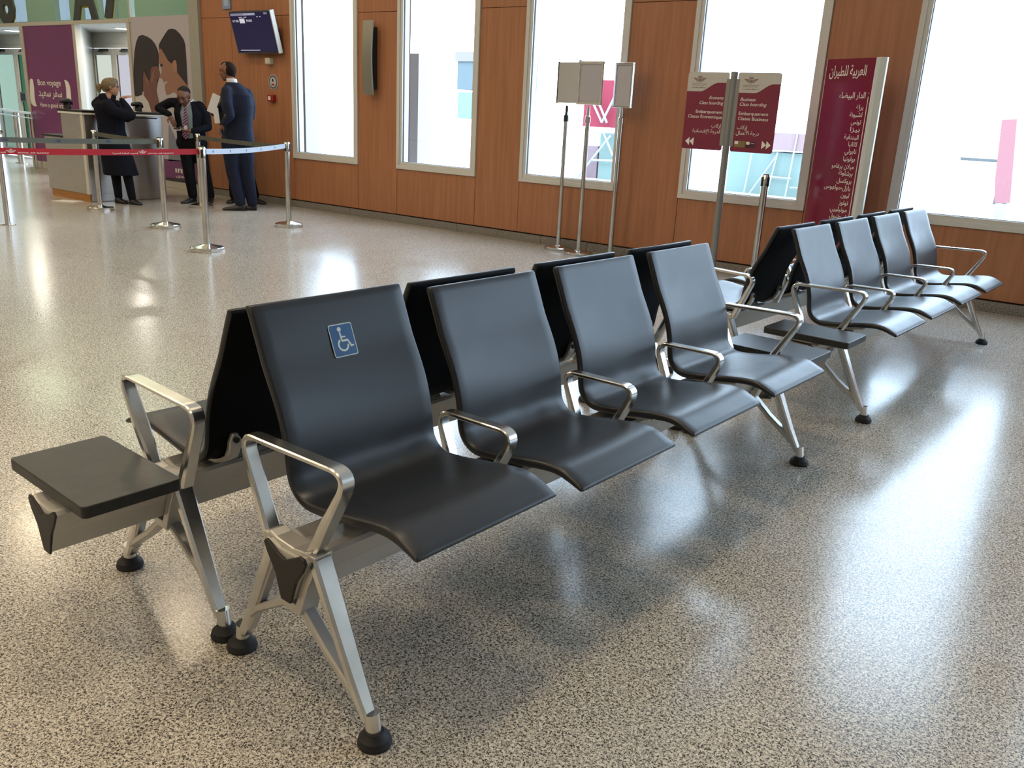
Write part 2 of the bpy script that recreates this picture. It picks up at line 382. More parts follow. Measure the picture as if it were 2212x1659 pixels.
# recessed door lobbies
bm = nb()
prism(bm, [(-15.32, YW+.09), (-16.98, 9.3), (-17.05, 9.3), (-15.39, YW+.09)], lambda p: Vector((p[0], p[1], 0)), lambda p: Vector((p[0], p[1], HZ+.04)))
prism(bm, [(-13.70, YW+.09), (-13.70, 9.4), (-13.62, 9.4), (-13.62, YW+.09)], lambda p: Vector((p[0], p[1], 0)), lambda p: Vector((p[0], p[1], HZ+.04)))
prism(bm, [(-19.3, YW+.09), (-21.3, 9.3), (-21.4, 9.3), (-19.4, YW+.09)], lambda p: Vector((p[0], p[1], 0)), lambda p: Vector((p[0], p[1], HZ+.04)))
prism(bm, [(-17.16, YW+.09), (-17.16, 9.4), (-17.10, 9.4), (-17.10, YW+.09)], lambda p: Vector((p[0], p[1], 0)), lambda p: Vector((p[0], p[1], HZ+.04)))
m_lobby = mat('lobby panel', (.50, .50, .47), 0.35)
S('wall_lobby', bm, m_lobby)
bm = nb(); box(bm, LX, -13.6, YW+.08, 9.6, HZ, HZ+.05); S('ceiling_lobby', bm, m_lobby)
m_door = mat('door frame paint', (.52, .49, .43), 0.4)
def double_door(idx, xs, glass, glass2):
    bm = nb(); x0, x1, x2 = xs; Y = 9.25
    box(bm, x0-.35, x2+.1, Y, Y+.06, 2.26, HZ)                 # transom panel
    box(bm, x0-.30, x2+.05, Y-.02, Y, 2.20, 2.26)
    box(bm, x0-.08, x0, Y, Y+.06, 0, 2.2); box(bm, x2, x2+.08, Y, Y+.06, 0, 2.2)
    d = S('door_%d' % idx, bm, m_door, bevel=.004)
    for a, b_, gm in ((x0, x1, glass), (x1, x2, glass2)):
        bm = nb(); s = .085
        box(bm, a+.004, b_-.004, Y-.01, Y+.04, 0.01, .16); box(bm, a+.004, b_-.004, Y-.01, Y+.04, 2.08, 2.195)
        box(bm, a+.004, a+s, Y-.01, Y+.04, .16, 2.08); box(bm, b_-s, b_-.004, Y-.01, Y+.04, .16, 2.08)
        leaf = build('door_leaf', bm, m_door, d, bevel=.003)
        build('door_pane', box(nb(), a+s, b_-s, Y+.01, Y+.02, .16, 2.08), gm, leaf)
        bm = nb(); box(bm, a+.38, a+.60, Y-.07, Y-.01, 2.14, 2.185); box(bm, a+.42, a+.50, Y-.12, Y-.06, 2.12, 2.15)
        build('door_closer', bm, m_gasket, leaf)
    return d
double_door(1, (-16.93, -16.18, -15.42), m_cream, glassmat('rose tinted glass', (.32, .28, .265)))
double_door(2, (-21.0, -20.0, -19.2), m_lime, glassmat('deep green glass', (.07, .14, .09)))
t = thing('card_reader', 'small dark wall reader seen through the green door glass', 'card reader', (-19.75, 9.20, 1.24))
bm = nb(); box(bm, -.13, .13, 0, .04, -.10, .10); build('reader_body', bm, mat('reader grey', (.12, .14, .13), .5), t, bevel=.006)
build('reader_screen', box(nb(), -.09, .09, -.006, 0, -.07, .07), mat('reader glass', (.015, .02, .03), .15), t)
for x, y, lbl in ((-14.9, 8.75, 'round recessed downlight above the lobby behind the check counter'), (-18.6, 8.6, 'round recessed downlight above the green-glass door lobby')):
    t = thing('recessed_downlight', lbl, 'ceiling light', (x, y, HZ), 0, 'downlights in the door lobbies')
    build('trim_ring', lathe(nb(), [(.13, 0), (.13, -.012), (.17, -.012), (.17, 0)]), m_white, t, smooth=True)
    build('lens', lathe(nb(), [(0, -.004), (.13, -.004), (.13, -.009), (0, -.009)]), mat('lamp lens', (.9, .9, .85), .5, emit=(1, .95, .84), estr=9), t)
    lt = bpy.data.lights.new('downlight_lamp', 'AREA'); lt.shape = 'DISK'; lt.size = .26; lt.energy = 26; lt.color = (1, .93, .8)
    lo = bpy.data.objects.new('downlight_lamp', lt); COL.objects.link(lo); lo.location = (0, 0, -.02); lo.parent = t

# ------------------------------------------------------------------ posters and wall things
W3 = lambda d: (lambda x, z: Vector((x, YW+d, z)))
pp = tag(build('poster', box(nb(), -17.10, -15.37, YW-.005, YW+.035, .13, HZ), m_purple), 'purple wall poster wishing travellers a good trip in three lines', 'poster')
bm = nb(); fn = W3(-.008)
write(bm, 'Bon voyage', -16.763, -15.944, 1.479, fn, height=.098)
write(bm, arabic('سفر سعيد'), -16.775, -15.935, 1.29, fn, height=.13, weight=.010)
write(bm, 'Have a good trip', -16.763, -15.90, 1.108, fn, height=.075)
for k in ('brL', 'brR'): flat(bm, POLY[k], fn)
build('lettering', bm, m_ink, pp)
ph = tag(build('photo_poster', box(nb(), -13.62, -12.02, YW+.0, YW+.03, .11, 2.55), mat('poster lavender grey', (.45, .42, .455), .4)), 'tall grey photo poster of two dark-haired people touching foreheads', 'poster')
PC = {'hair1': (.030, .022, .026), 'hair2': (.026, .020, .024), 'skin1': (.165, .072, .058), 'skin2': (.30, .155, .105), 'ear': (.36, .19, .13), 'finger': (.24, .115, .085), 'finger2': (.24, .115, .085),
      'shirt': (.52, .50, .51), 'eye': (.05, .03, .03), 'lip': (.55, .42, .38), 'clothes': (.20, .21, .27), 'purple2': (.15, .028, .13)}
build('printed_backing', flat(nb(), [(-13.4, 1.45), (-13.05, 1.45), (-12.9, 1.68), (-12.9, 1.9), (-13.4, 1.9)], W3(-.0015)), mat('printed backing', (.05, .03, .03), .4), ph)  # dark backing that fills gaps between the printed hair and hand
for k, nm, d in (('shirt', 'printed_shirt', .003), ('clothes', 'printed_clothes', .004), ('skin1', 'printed_hand', .004), ('hair1', 'printed_hair', .005), ('finger', 'printed_finger', .007), ('finger2', 'printed_finger', .007), ('skin2', 'printed_face', .004),
                 ('hair2', 'printed_hair', .006), ('ear', 'printed_ear', .008), ('eye', 'printed_eye', .007), ('lip', 'printed_mouth', .007)):
    pts = [(min(x, -12.03), z) for x, z in POLY[k]]
    build(nm, flat(nb(), pts, W3(-d)), mat(nm, PC[k], .4), ph)
pb = build('printed_band', flat(nb(), [(-13.6, .43), (-12.03, .45), (-12.03, .16), (-13.6, .16)], W3(-.004)), mat('purple band', PC['purple2'], .4), ph)
build('dark_base', flat(nb(), [(-13.6, .16), (-12.03, .16), (-12.03, .11), (-13.6, .11)], W3(-.004)), mat('poster base', (.03, .02, .03), .5), ph)
bm = nb(); write(bm, 'ınwi', -12.633, -12.16, .255, W3(-.007), height=.088, weight=.03); write(bm, arabic('إنوي'), -12.628, -12.30, .188, W3(-.007), height=.035)
build('lettering', bm, m_ink, ph)
# gate letters on the glass band
for body, xa, xb, zb, lbl in (('6', -17.95, -17.32, 2.545, 'dark gate number 6 edged in yellow on the green glass band'), ('A', -15.30, -14.52, 2.555, 'dark gate letter A edged in yellow on the green glass band'), ('7', -14.55, -13.98, 2.555, 'dark gate number 7 edged in yellow at the right of the glass band')):
    bm = nb(); write(bm, body, xa, xb, zb, W3(-.004), height=.80, weight=.035)
    if body == '7': 
        bm.free(); bm = nb(); flat(bm, [(-14.32, 2.555), (-14.12, 2.555), (-13.86, 3.25), (-13.86, 3.37), (-14.5, 3.37), (-14.5, 3.22), (-14.06, 3.22)], W3(-.004))
    o = tag(build('gate_letter', bm, mat('letter grey', (.045, .05, .045), .5)), lbl, 'letter', 'gate letters on the glass')
    sd = o.modifiers.new('thickness', 'SOLIDIFY'); sd.thickness = .03; sd.offset = 0
    bm = nb()
    if body == '7': flat(bm, [(-14.34, 2.54), (-14.10, 2.54), (-13.845, 3.245), (-13.845, 3.385), (-14.515, 3.385), (-14.515, 3.205), (-14.08, 3.205)], W3(.014))
    else: write(bm, body, xa-.012, xb+.012, zb-.012, W3(.014), height=.82, weight=.05)
    build('yellow_edge', bm, mat('letter yellow', (.55, .46, .10), .5), o)

# display screen
t = thing('flight_screen', 'blue flight information screen tilted forward on the timber wall', 'screen', (-10.32, YW, 2.275))
tm = Matrix.Translation((0, -.16, 0)) @ Matrix.Rotation(math.radians(15), 4, 'X')
scr = build('screen_housing', box(nb(), -.44, .44, -.02, .035, -.27, .27, tm), mat('screen case', (.05, .05, .055), .4), t, bevel=.005)
bm = nb(); box(bm, .425, .442, -.0215, .04, -.27, .27, tm); build('side_trim', bm, m_frame, t)
m_scr = mat('lit screen', (.006, .006, .03), .12, emit=(.030, .026, .26), estr=.09)
build('display', box(nb(), -.42, .42, -.024, -.0205, -.25, .25, tm), m_scr, t)
fs = lambda x, z: tm @ Vector((x, -.0255, z))
bm = nb(); flat(bm, [(-.405, .245), (.12, .245), (.12, .215), (-.405, .215)], fs); flat(bm, [(.30, .245), (.37, .245), (.37, .222), (.30, .222)], fs)
build('title_bar', bm, mat('lit bar', (.05, .05, .08), .3, emit=(.45, .45, .66), estr=.35), t)
bm = nb(); write(bm, 'ROYAL AIR MAROC', -.12, .11, .222, lambda x, z: tm @ Vector((x, -.0275, z)), height=.016); write(bm, 'AT 820', -.39, -.255, .135, fs, height=.028); write(bm, 'PARIS', -.09, .03, .135, fs, height=.030)
flat(bm, [(-.235, .178), (-.125, .178), (-.125, .120), (-.235, .120)], fs); flat(bm, [(-.36, -.222), (.06, -.222), (.06, -.230), (-.36, -.230)], fs)
for xa, xb in ((-.24, -.16), (-.13, -.07), (.14, .17), (.20, .23)): flat(bm, [(xa, .198), (xb, .198), (xb, .191), (xa, .191)], fs)
build('screen_text', bm, mat('lit text', (.3, .3, .3), .3, emit=(.75, .72, .85), estr=.55), t)
bm = nb(); box(bm, -.1, .1, -.12, 0, -.12, .12); build('wall_bracket', bm, m_gasket, t)
t = thing('wall_sensor', 'small cream sensor box just under the blue screen', 'sensor', (-10.195, YW, 1.917))
build('sensor_housing', box(nb(), -.052, .052, -.07, 0, -.041, .041), mat('cream plastic', (.56, .54, .44), .5), t, bevel=.008)
build('sensor_window', box(nb(), -.035, .02, -.075, -.068, -.025, .02), mat('pale lens', (.62, .60, .5), .3), t)
t = thing('round_sign', 'round white and blue notice on the timber wall above the red call point', 'sign', (-10.165, YW, 1.65))
circ = lambda r, n_=36: [(r*math.cos(2*math.pi*k/n_), r*math.sin(2*math.pi*k/n_)) for k in range(n_)]
lf = lambda d: (lambda p: Vector((p[0], d, p[1])))
build('disc', prism(nb(), circ(.098), lf(-.006), lf(0)), mat('notice white', (.50, .48, .48), .5), t)
build('blue_ring', prism(nb(), circ(.088), lf(-.0075), lf(-.006)), mat('notice blue', (.07, .09, .17), .5), t)
build('centre', prism(nb(), circ(.066), lf(-.009), lf(-.0075)), mat('notice centre', (.55, .52, .50), .5), t)
bm = nb(); prism(bm, circ(.015, 12), lambda p: Vector((p[0], -.0105, p[1]+.03)), lambda p: Vector((p[0], -.009, p[1]+.03))); box(bm, -.02, .02, -.0105, -.009, .005, .02); build('pictogram', bm, m_gasket, t)
bm = nb(); box(bm, -.03, .03, -.0105, -.009, -.045, -.020); build('red_mark', bm, mat('notice red', (.3, .03, .03), .5), t)
t = thing('fire_call_point', 'small red fire call point on the timber wall', 'fire alarm', (-10.18, YW, 1.437))
build('call_box', box(nb(), -.062, .062, -.055, 0, -.045, .045), mat('call point red', (.30, .012, .012), .4), t, bevel=.006)
build('call_plate', box(nb(), -.035, .012, -.06, -.054, -.025, .025), m_ink, t)
t = thing('hanging_notice', 'pale blue notice high on the timber wall left of the screen', 'notice', (-11.11, YW-.012, 2.72))
build('sheet', box(nb(), -.085, .085, -.01, .01, -.12, .12), mat('notice pale blue', (.20, .30, .50), .5), t, bevel=.002)
build('print', box(nb(), -.05, .05, -.012, -.010, -.08, .0), mat('notice print', (.35, .45, .6), .5), t)
# wall lamp: curved brushed strip
t = thing('wall_uplighter', 'tall curved grey metal strip lamp between the first two windows', 'wall lamp', (-8.21, YW, 1.96))
bm = nb(); pts = [(z, -.09-.045*math.cos((z)/.43*1.2)) for z in [(-.43+.86*k/16) for k in range(17)]]
rings = [[Vector((-.082, y-.004, z)), Vector((.082, y-.004, z)), Vector((.088, y+.012, z)), Vector((-.088, y+.012, z))] for z, y in pts]
ring_loft(bm, rings); build('diffuser_shield', bm, mat('lamp metal', (.30, .29, .24), .38, .6), t, smooth=True)
bm = nb(); box(bm, -.05, .05, -.08, 0, -.36, .36); build('back_box', bm, m_gasket, t)

# queue rails near the doors
t = thing('door_rail', 'low steel guard rail in front of the far doors', 'railing', (0, 0, 0))
for (x, y), r in (((-18.27, 8.32), .045), ((-16.95, 7.96), .02), ((-18.05, 8.26), .03)):
    bm = nb(); cyl(bm, (x, y, 0), (x, y, 1.0 if r > .025 else .96), r); cyl(bm, (x, y, 0), (x, y, .012), r+.05); build('rail_post', bm, m_steel, t, smooth=True)
for z in (.985, .90):
    bm = nb(); cyl(bm, (-21.5, 9.2-.9+.7, z), (-16.6, 7.86, z), .024 if z > .95 else .012); build('rail_bar', bm, m_steel, t, smooth=True)

# ------------------------------------------------------------------ barrier posts and belts
def stanchion(x, y, label, hz=.958, group='chrome belt barrier posts'):
    t = thing('barrier_post', label, 'barrier post', (x, y, 0), random.uniform(0, 3), group)
    build('base', lathe(nb(), [(.0, 0), (.165, 0), (.165, .006), (.158, .008), (.158, .034), (.150, .040), (.045, .062), (.035, .066), (0, .066)], seg=14), m_steel, t, smooth=20)
    build('post', lathe(nb(), [(.031, .06), (.031, hz-.1), (.0, hz-.1)], seg=24), m_steel, t, smooth=True)
    h = build('belt_head', lathe(nb(), [(.033, hz-.105), (.034, hz-.10), (.034, hz-.008), (.028, hz), (0, hz)], seg=24), m_steel, t, smooth=True)
    bm = nb()
    for k in range(4):
        r = Matrix.Rotation(k*math.pi/2, 4, 'Z'); box(bm, .031, .038, -.011, .011, hz-.10, hz-.02, r)
    build('belt_slot', bm, m_blackpl, h)
    build('cap', lathe(nb(), [(0, hz), (.029, hz), (.026, hz+.006), (0, hz+.006)], seg=24), m_blackpl, t, smooth=True)
    return t
SA, SB, SC, SD, SE = (-7.22, 4.91), (-8.81, 5.48), (-8.17, 6.67), (-10.60, 5.72), (-10.25, 6.92)
stanchion(*SA, 'nearest chrome barrier post, holding the red belt and the white belt')
stanchion(*SB, 'chrome barrier post in front of the steel counter, between the two grey belts')
stanchion(*SC, 'chrome barrier post standing nearest the first window')
stanchion(*SD, 'chrome barrier post just in front of the woman in the long coat')
stanchion(*SE, 'chrome barrier post behind the nearest one, in front of the man with the striped tie', hz=.948)
stanchion(-2.86, 7.62, 'dark chrome barrier post with no belt, beside the maroon stand and boarding sign', hz=.985)
m_bgrey = mat('grey belt', (.115, .135, .125), .6); m_bred = mat('red belt', (.42, .006, .018), .5); m_bwhite = mat('white belt', (.50, .54, .60), .5)
m_bdark = mat('dark grey belt', (.085, .090, .072), .6)
def belt(p, q, z, m, label, marks=None, sag=.012, mm=None, side=-1, wv=.05):
    p = Vector((*p, z)); q = Vector((*q, z)); d = (q-p); L = d.length; d.normalize(); nrm = Vector((-d.y, d.x, 0))
    a0, a1 = .037, L-.037; N = 24
    pos = lambda s, h: p+d*s+Vector((0, 0, h-sag*4*(s/L)*(1-s/L)))
    bm = nb(); ring_loft(bm, [[pos(a0+(a1-a0)*k/N, -wv/2)-nrm*.001, pos(a0+(a1-a0)*k/N, wv/2)-nrm*.001, pos(a0+(a1-a0)*k/N, wv/2)+nrm*.001, pos(a0+(a1-a0)*k/N, -wv/2)+nrm*.001] for k in range(N+1)])
    o = tag(build('barrier_belt', bm, m), label, 'barrier belt', 'belts between the barrier posts')
    # the readable side is the one that faces the seats
    mid = (p+q)/2; s_ = 1 if nrm.dot(-mid) > 0 else -1
    right = d if (d.cross(Vector((0, 0, 1)))).dot(-mid) > 0 else -d
    orig = p if right == d else q
    fn = lambda s, h: (lambda w: pos(w, h))(s if right == d else L-s)+nrm*s_*.0025
    if marks:
        bm = nb(); marks(bm, fn, L); build('belt_print', bm, mm or m_ink, o)
    return o
def crown(bm, fn, cx, cz, s):
    for k in range(-2, 3): flat(bm, [(cx+s*(k*.09-.03), cz+s*(.30-.03*abs(k))), (cx+s*(k*.09+.03), cz+s*(.30-.03*abs(k))), (cx+s*k*.10, cz+s*(.48-.05*abs(k)))], fn)
    flat(bm, [(cx-s*.22, cz+s*.22), (cx+s*.22, cz+s*.22), (cx+s*.20, cz+s*.27), (cx-s*.20, cz+s*.27)], fn)
def emblem(bm, fn, cx, cz, s, thin=.03):
    """winged ring with a star and a crown"""
    R = .17*s
    for k in range(20):
        a0, a1 = k*math.pi/10, (k+1)*math.pi/10
        flat(bm, [(cx+R*math.cos(a0), cz+R*math.sin(a0)), (cx+R*math.cos(a1), cz+R*math.sin(a1)), (cx+(R-thin*s)*math.cos(a1), cz+(R-thin*s)*math.sin(a1)), (cx+(R-thin*s)*math.cos(a0), cz+(R-thin*s)*math.sin(a0))], fn)
    st = [(cx+.13*s*math.cos(math.pi/2+k*4*math.pi/5), cz+.13*s*math.sin(math.pi/2+k*4*math.pi/5)) for k in range(5)]
    for k in range(5):
        (x0, z0), (x1, z1) = st[k], st[(k+1) % 5]; dx, dz = x1-x0, z1-z0; L = math.hypot(dx, dz); nx, nz = -dz/L*thin*s*.4, dx/L*thin*s*.4
        flat(bm, [(x0-nx, z0-nz), (x1-nx, z1-nz), (x1+nx, z1+nz), (x0+nx, z0+nz)], fn)
    for sg in (-1, 1):
        for k in range(4):
            z = cz+s*(.12-.075*k); xo = .62-.10*k
            flat(bm, [(cx+sg*.19*s, z-.02*s-.04*s), (cx+sg*xo*s, z+.04*s), (cx+sg*(xo-.04)*s, z-.005*s), (cx+sg*.19*s, z-.055*s-.04*s)], fn)
        flat(bm, [(cx+sg*.18*s, cz+.16*s), (cx+sg*.66*s, cz+.20*s), (cx+sg*.64*s, cz+.16*s), (cx+sg*.18*s, cz+.12*s)], fn)
    crown(bm, fn, cx, cz, s)
def red_marks(bm, fn, L):
    s = L-.50
    while s > -.2:
        if s > .1:
            write(bm, 'ROYAL AIR MAROC', s, s+.23, -.015, fn, height=.009, weight=.02); emblem(bm, fn, s-.05, -.004, .055)
            write(bm, arabic('الخطوط الملكية المغربية'), s-.31, s-.09, -.014, fn, height=.011, weight=.02)
        s -= 1.05
def logo_marks(step, w):
    def f(bm, fn, L):
        s = step*.6; k = 0
        while s < L-.1:
            for j in range(3): flat(bm, [(s-w+j*w*.35, .006-j*.006), (s+w*.6+j*w*.2, .012-j*.006), (s+w*.7+j*w*.1, .006-j*.006), (s-w*.8+j*w*.35, .001-j*.006)], fn)
            s += step
    return f
SN = (-7.50, 2.95)
belt(SN, SA, .918, m_bred, 'red belt with white printing crossing in front of the counter', red_marks)
belt((-9.42, 3.35), SB, .918, m_bgrey, 'long grey belt with blue marks running behind the red belt', logo_marks(.47, .03), mm=mat('belt blue', (.04, .06, .20), .5))
belt(SD, SB, .918, m_bdark, 'short dark grey belt in front of the woman in the long coat', logo_marks(.33, .012), mm=m_gasket)
belt(SE, SC, .905, m_bdark, 'dark grey belt passing in front of the two men', logo_marks(.30, .012), mm=m_gasket)
belt(SA, SC, .918, m_bwhite, 'white belt with blue marks between the nearest post and the window post', logo_marks(.36, .014), mm=mat('belt mark blue', (.05, .09, .2), .5), sag=.02)
# slim rope post cut by the left edge of the picture
t = thing('rope_post', 'slim steel post with a round cap at the left edge, in front of the belts', 'post', (-9.83, 4.27, 0))
build('base', lathe(nb(), [(0, 0), (.075, 0), (.075, .006), (.02, .014), (0, .014)]), m_steel, t, smooth=True)
build('post', lathe(nb(), [(.025, .008), (.025, .93), (0, .93)]), m_steel, t, smooth=True)
build('cap', lathe(nb(), [(0, .925), (.045, .930), (.058, .945), (.058, .965), (.045, .978), (0, .982)]), m_steel, t, smooth=True)

# ------------------------------------------------------------------ check counter
cx, cyy = -11.41, 6.03
t = thing('check_counter', 'stainless steel check counter with a dark top and a wooden plinth', 'counter', (cx, cyy, 0))
bm = nb()
box(bm, -1.06, 0, 0, .62, .10, .80); box(bm, -.56, 0, 0, 1.12, .80, 1.12); box(bm, -.60, 0, .62, 1.12, .10, .80)
build('body', bm, m_brush, t, bevel=.004)
build('corner_strip', box(nb(), -.055, .006, -.008, .02, .10, 1.12), m_frame, t, bevel=.003)
bm = nb(); box(bm, -1.02, -.02, .012, .60, 0, .10); build('plinth', bm, grain(mat('plinth wood', (.4, .2, .05), .45), (.33, .14, .03), (.48, .22, .06), 3, (1, 1, 12)), t)
build('side_plinth', box(nb(), -.56, -.004, .03, 1.10, 0.006, .10), m_brush, t)
bm = nb(); box(bm, -.60, .03, -.02, 1.15, 1.14, 1.168); build('worktop', bm, m_blackpl, t, bevel=.005)
build('worktop_edge', box(nb(), -.60, .026, -.016, 1.145, 1.115, 1.14), m_white, t, bevel=.003)
build('low_worktop', box(nb(), -1.10, -.56, -.01, .64, .80, .825), m_blackpl, t, bevel=.004)
build('slot', box(nb(), .0, .003, .30, 1.05, 1.085, 1.10), m_gasket, t)
build('rubber_foot', box(nb(), -.98, -.94, .03, .07, -.0, .02), m_rubber, t)
for x, y, rz, lbl in ((-11.90, 6.10, .3, 'black boarding pass scanner at the left end of the counter top'), (-11.75, 7.02, .2, 'black boarding pass scanner at the right end of the counter top')):
    s = thing('pass_scanner', lbl, 'scanner', (x, y, 1.176), rz, 'scanners on the counter'); s.scale = (.68, .68, .75)
    bm = nb(); strip(bm, [Vector(p) for p in ((-.01, .0), (.0, .06), (.01, .11))], lambda u: .09-.03*u, lambda u: .15); build('stand', bm, m_blackpl, s, bevel=.004)
    bm = nb(); rings = []
    for k, (yy, zz, w, h) in enumerate(((-.14, .105, .05, .01), (-.13, .115, .07, .03), (-.05, .125, .085, .045), (.04, .12, .085, .05), (.08, .10, .07, .04), (.09, .08, .05, .02))):
        rings.append([Vector((w*math.cos(a), yy+.0, zz+h*math.sin(a))) for a in [j*math.pi/8 for j in range(16)]])
    ring_loft(bm, rings); o = build('reading_head', bm, m_blackpl, s, smooth=True); o.rotation_euler = (0, 0, -.6)
# a sheet on the floor
t = tag(build('paper_sheet', prism(nb(), [(-.16, -.11), (.15, -.10), (.17, .09), (-.13, .11)], lambda p: Vector((p[0], p[1], .001)), lambda p: Vector((p[0], p[1], .006+.02*abs(p[0])))), m_ink, loc=(-11.62, 5.83, 0), rot=(0, 0, .5)), 'white sheet of paper lying on the floor by the counter', 'paper')

# ------------------------------------------------------------------ three board stands
def board_stand(x, y, label, z0, z1, w, rz, back=False, rpole=.024, ph=1.50):
    t = thing('board_stand', label, 'sign stand', (x, y, 0), rz, 'blank board stands by the third window')
    build('base', lathe(nb(), [(0, 0), (.155, 0), (.155, .022), (.145, .030), (.05, .040), (.035, .055), (0, .055)], seg=36), m_steel, t, smooth=30)
    build('pole', lathe(nb(), [(rpole, .03), (rpole*.9, ph-.12), (0, ph-.12)]), m_steel, t, smooth=True)
    build('collar', lathe(nb(), [(rpole*1.12, ph-.16), (rpole*1.12, ph-.10), (.016, ph-.09), (.014, ph), (0, ph)]), m_blackpl if back else m_steel, t, smooth=True)
    hz = w/2
    bd = thing2 = build('board', box(nb(), -hz, hz, -.006, .006, z0, z1), m_boardw if back else m_board, t)
    bm = nb(); e = .014
    if back:
        box(bm, -hz-.006, -hz+.004, -.012, .012, z0-.006, z1+.006); box(bm, hz-.004, hz+.008, -.014, .014, z0-.006, z1+.02)
        fm = m_blackpl
        b2 = nb()
        for k in range(6): xx = -.035+.014*k; cyl(b2, (xx, -.012, ph-.17), (xx, -.012, ph-.06), .0016, seg=6)
        build('wire_clip', b2, m_steel, t)
    else:
        box(bm, -hz-.006, -hz+e, -.014, .012, z0, z1); box(bm, hz-e, hz+.006, -.014, .012, z0, z1)
        box(bm, -hz-.006, hz+.006, -.016, .014, z1-e, z1+.012); box(bm, -hz-.006, hz+.006, -.016, .014, z0-.012, z0+e); fm = m_alu
    build('board_frame', bm, fm, t, bevel=.002)
    return t
board_stand(-5.20, 7.92, 'leftmost of three blank board stands, pale plain back and dark side edges showing', 1.525, 1.925, .285, math.radians(-8), True)
board_stand(-4.86, 7.80, 'blank grey board stand in the middle of the trio, before the window corner', 1.525, 1.915, .265, math.radians(4))
board_stand(-4.51, 7.86, 'blank grey board stand at the right of the trio, before the timber wall', 1.51, 1.91, .235, math.radians(-16))

# ------------------------------------------------------------------ boarding sign on a post
t = thing('boarding_sign', 'maroon double boarding sign on a grey post, economy left and business right', 'sign', (-3.17, 7.40, 0))
build('base', lathe(nb(), [(0, 0), (.17, 0), (.17, .012), (.03, .03), (0, .03)]), m_post, t, smooth=30)
build('post', lathe(nb(), [(.030, .02), (.030, 1.822), (0, 1.822)]), m_post, t, smooth=True)
bm = nb()
for sg in (-1, 1): box(bm, sg*.022, sg*.062, -.012, .012, 1.21, 1.765)
cl = build('clamp', bm, m_post, t, bevel=.004)
SY = -.010
def panel(sg, x0, x1, wave, name):
    pts = roundrect(x0, x1, 1.168, 1.817, .018)
    p = build(name, prism(nb(), pts, lambda q: Vector((q[0], SY, q[1])), lambda q: Vector((q[0], SY+.012, q[1]))), m_signred, t)
    f = lambda x, z: Vector((x, SY-.001, z)); g = lambda x, z: Vector((x, SY-.0022, z))
    top = [q for q in pts if q[1] > 1.75]
    wv = [(x, z) for x, z in wave]
    ol = [wv[-1]]+[(x1, 1.80), (x1-.005, 1.811), (x1-.018, 1.817), (x0+.018, 1.817), (x0+.005, 1.811), (x0, 1.80)]+wv[:-1]
    build('ivory_header', flat(nb(), ol, f), m_signwhite, p)
    return p, g
def smooth_wave(x0, x1, za, zb, xa, xb):
    out = [(x0, za)]
    for k in range(17):
        u_ = k/16; out.append((xa+(xb-xa)*u_, za+(zb-za)*(u_*u_*(3-2*u_))))
    out.append((x1, zb)); return out
O = 3.17
pl, g = panel(-1, -.422, -.040, smooth_wave(-.422, -.040, 1.656, 1.731, -.30+.0, -.13), 'economy_panel')
bm = nb()
def wr(s, a, b_, z, h, it=0, w=.004): write(bm, s, a+O, b_+O, z, g, height=h, shear=it, weight=w)
wr('Economy', -3.374, -3.236, 1.594, .027, .28); wr('Class boarding', -3.461, -3.236, 1.551, .027, .28)
wr('Embarquement', -3.487, -3.234, 1.476, .027); wr('Classe Économique', -3.557, -3.235, 1.434, .027)
wr(arabic('إركاب'), -3.324, -3.235, 1.36, .030); wr(arabic('الدرجة الإقتصادية'), -3.501, -3.235, 1.312, .030)
for x0 in (-3.560, -3.519): flat(bm, [(x0+O, 1.233), (x0+.040+O, 1.268), (x0+.040+O, 1.198)], g)
build('lettering', bm, m_ink, pl)
bm = nb(); emblem(bm, g, -3.48+O, 1.75, .095); wr('ROYAL AIR MAROC', -3.545, -3.416, 1.704, .006, 0, 0); wr(arabic('الخطوط الملكية المغربية'), -3.552, -3.408, 1.716, .010, 0, 0); wr('Les ailes du Maroc', -3.545, -3.417, 1.684, .010, 0, .006)
build('emblem_print', bm, mat('emblem red', (.18, .06, .06), .5), pl)
pr, g = panel(1, .040, .418, smooth_wave(.040, .418, 1.654, 1.727, .20, .36), 'business_panel')
bm = nb()
wr('Business', -3.086, -2.949, 1.588, .027, .28); wr('Class boarding', -3.087, -2.848, 1.549, .027, .28)
wr('Embarquement', -3.086, -2.822, 1.474, .027); wr('Classe Business', -3.087, -2.819, 1.432, .027)
wr(arabic('إركاب'), -3.088, -2.993, 1.358, .030); wr(arabic('درجة الأعمال'), -3.090, -2.884, 1.312, .030)
for x0 in (-2.848, -2.808): flat(bm, [(x0+O, 1.272), (x0+.040+O, 1.237), (x0+O, 1.203)], g)
build('lettering', bm, m_ink, pr)
bm = nb(); emblem(bm, g, -3.01+O, 1.747, .095); wr('ROYAL AIR MAROC', -3.075, -2.945, 1.700, .006, 0, 0); wr(arabic('الخطوط الملكية المغربية'), -3.082, -2.937, 1.712, .010, 0, 0); wr('Les ailes du Maroc', -3.075, -2.947, 1.680, .010, 0, .006)
build('emblem_print', bm, mat('emblem red b', (.18, .06, .06), .5), pr)
build('gold_card', flat(nb(), [(-3.094+O, 1.26), (-2.996+O, 1.26), (-2.996+O, 1.207), (-3.094+O, 1.207)], g), mat('card gold', (.22, .15, .06), .4), pr)
build('dark_card', flat(nb(), [(-2.99+O, 1.259), (-2.904+O, 1.259), (-2.904+O, 1.207), (-2.99+O, 1.207)], g), mat('card dark', (.06, .008, .03), .4), pr)
g2 = lambda x, z: Vector((x, SY-.003, z)); bm = nb()
for xa in (-3.092, -2.988): flat(bm, [(xa+O, 1.257), (xa+.032+O, 1.257), (xa+.032+O, 1.233), (xa+O, 1.233)], g2)
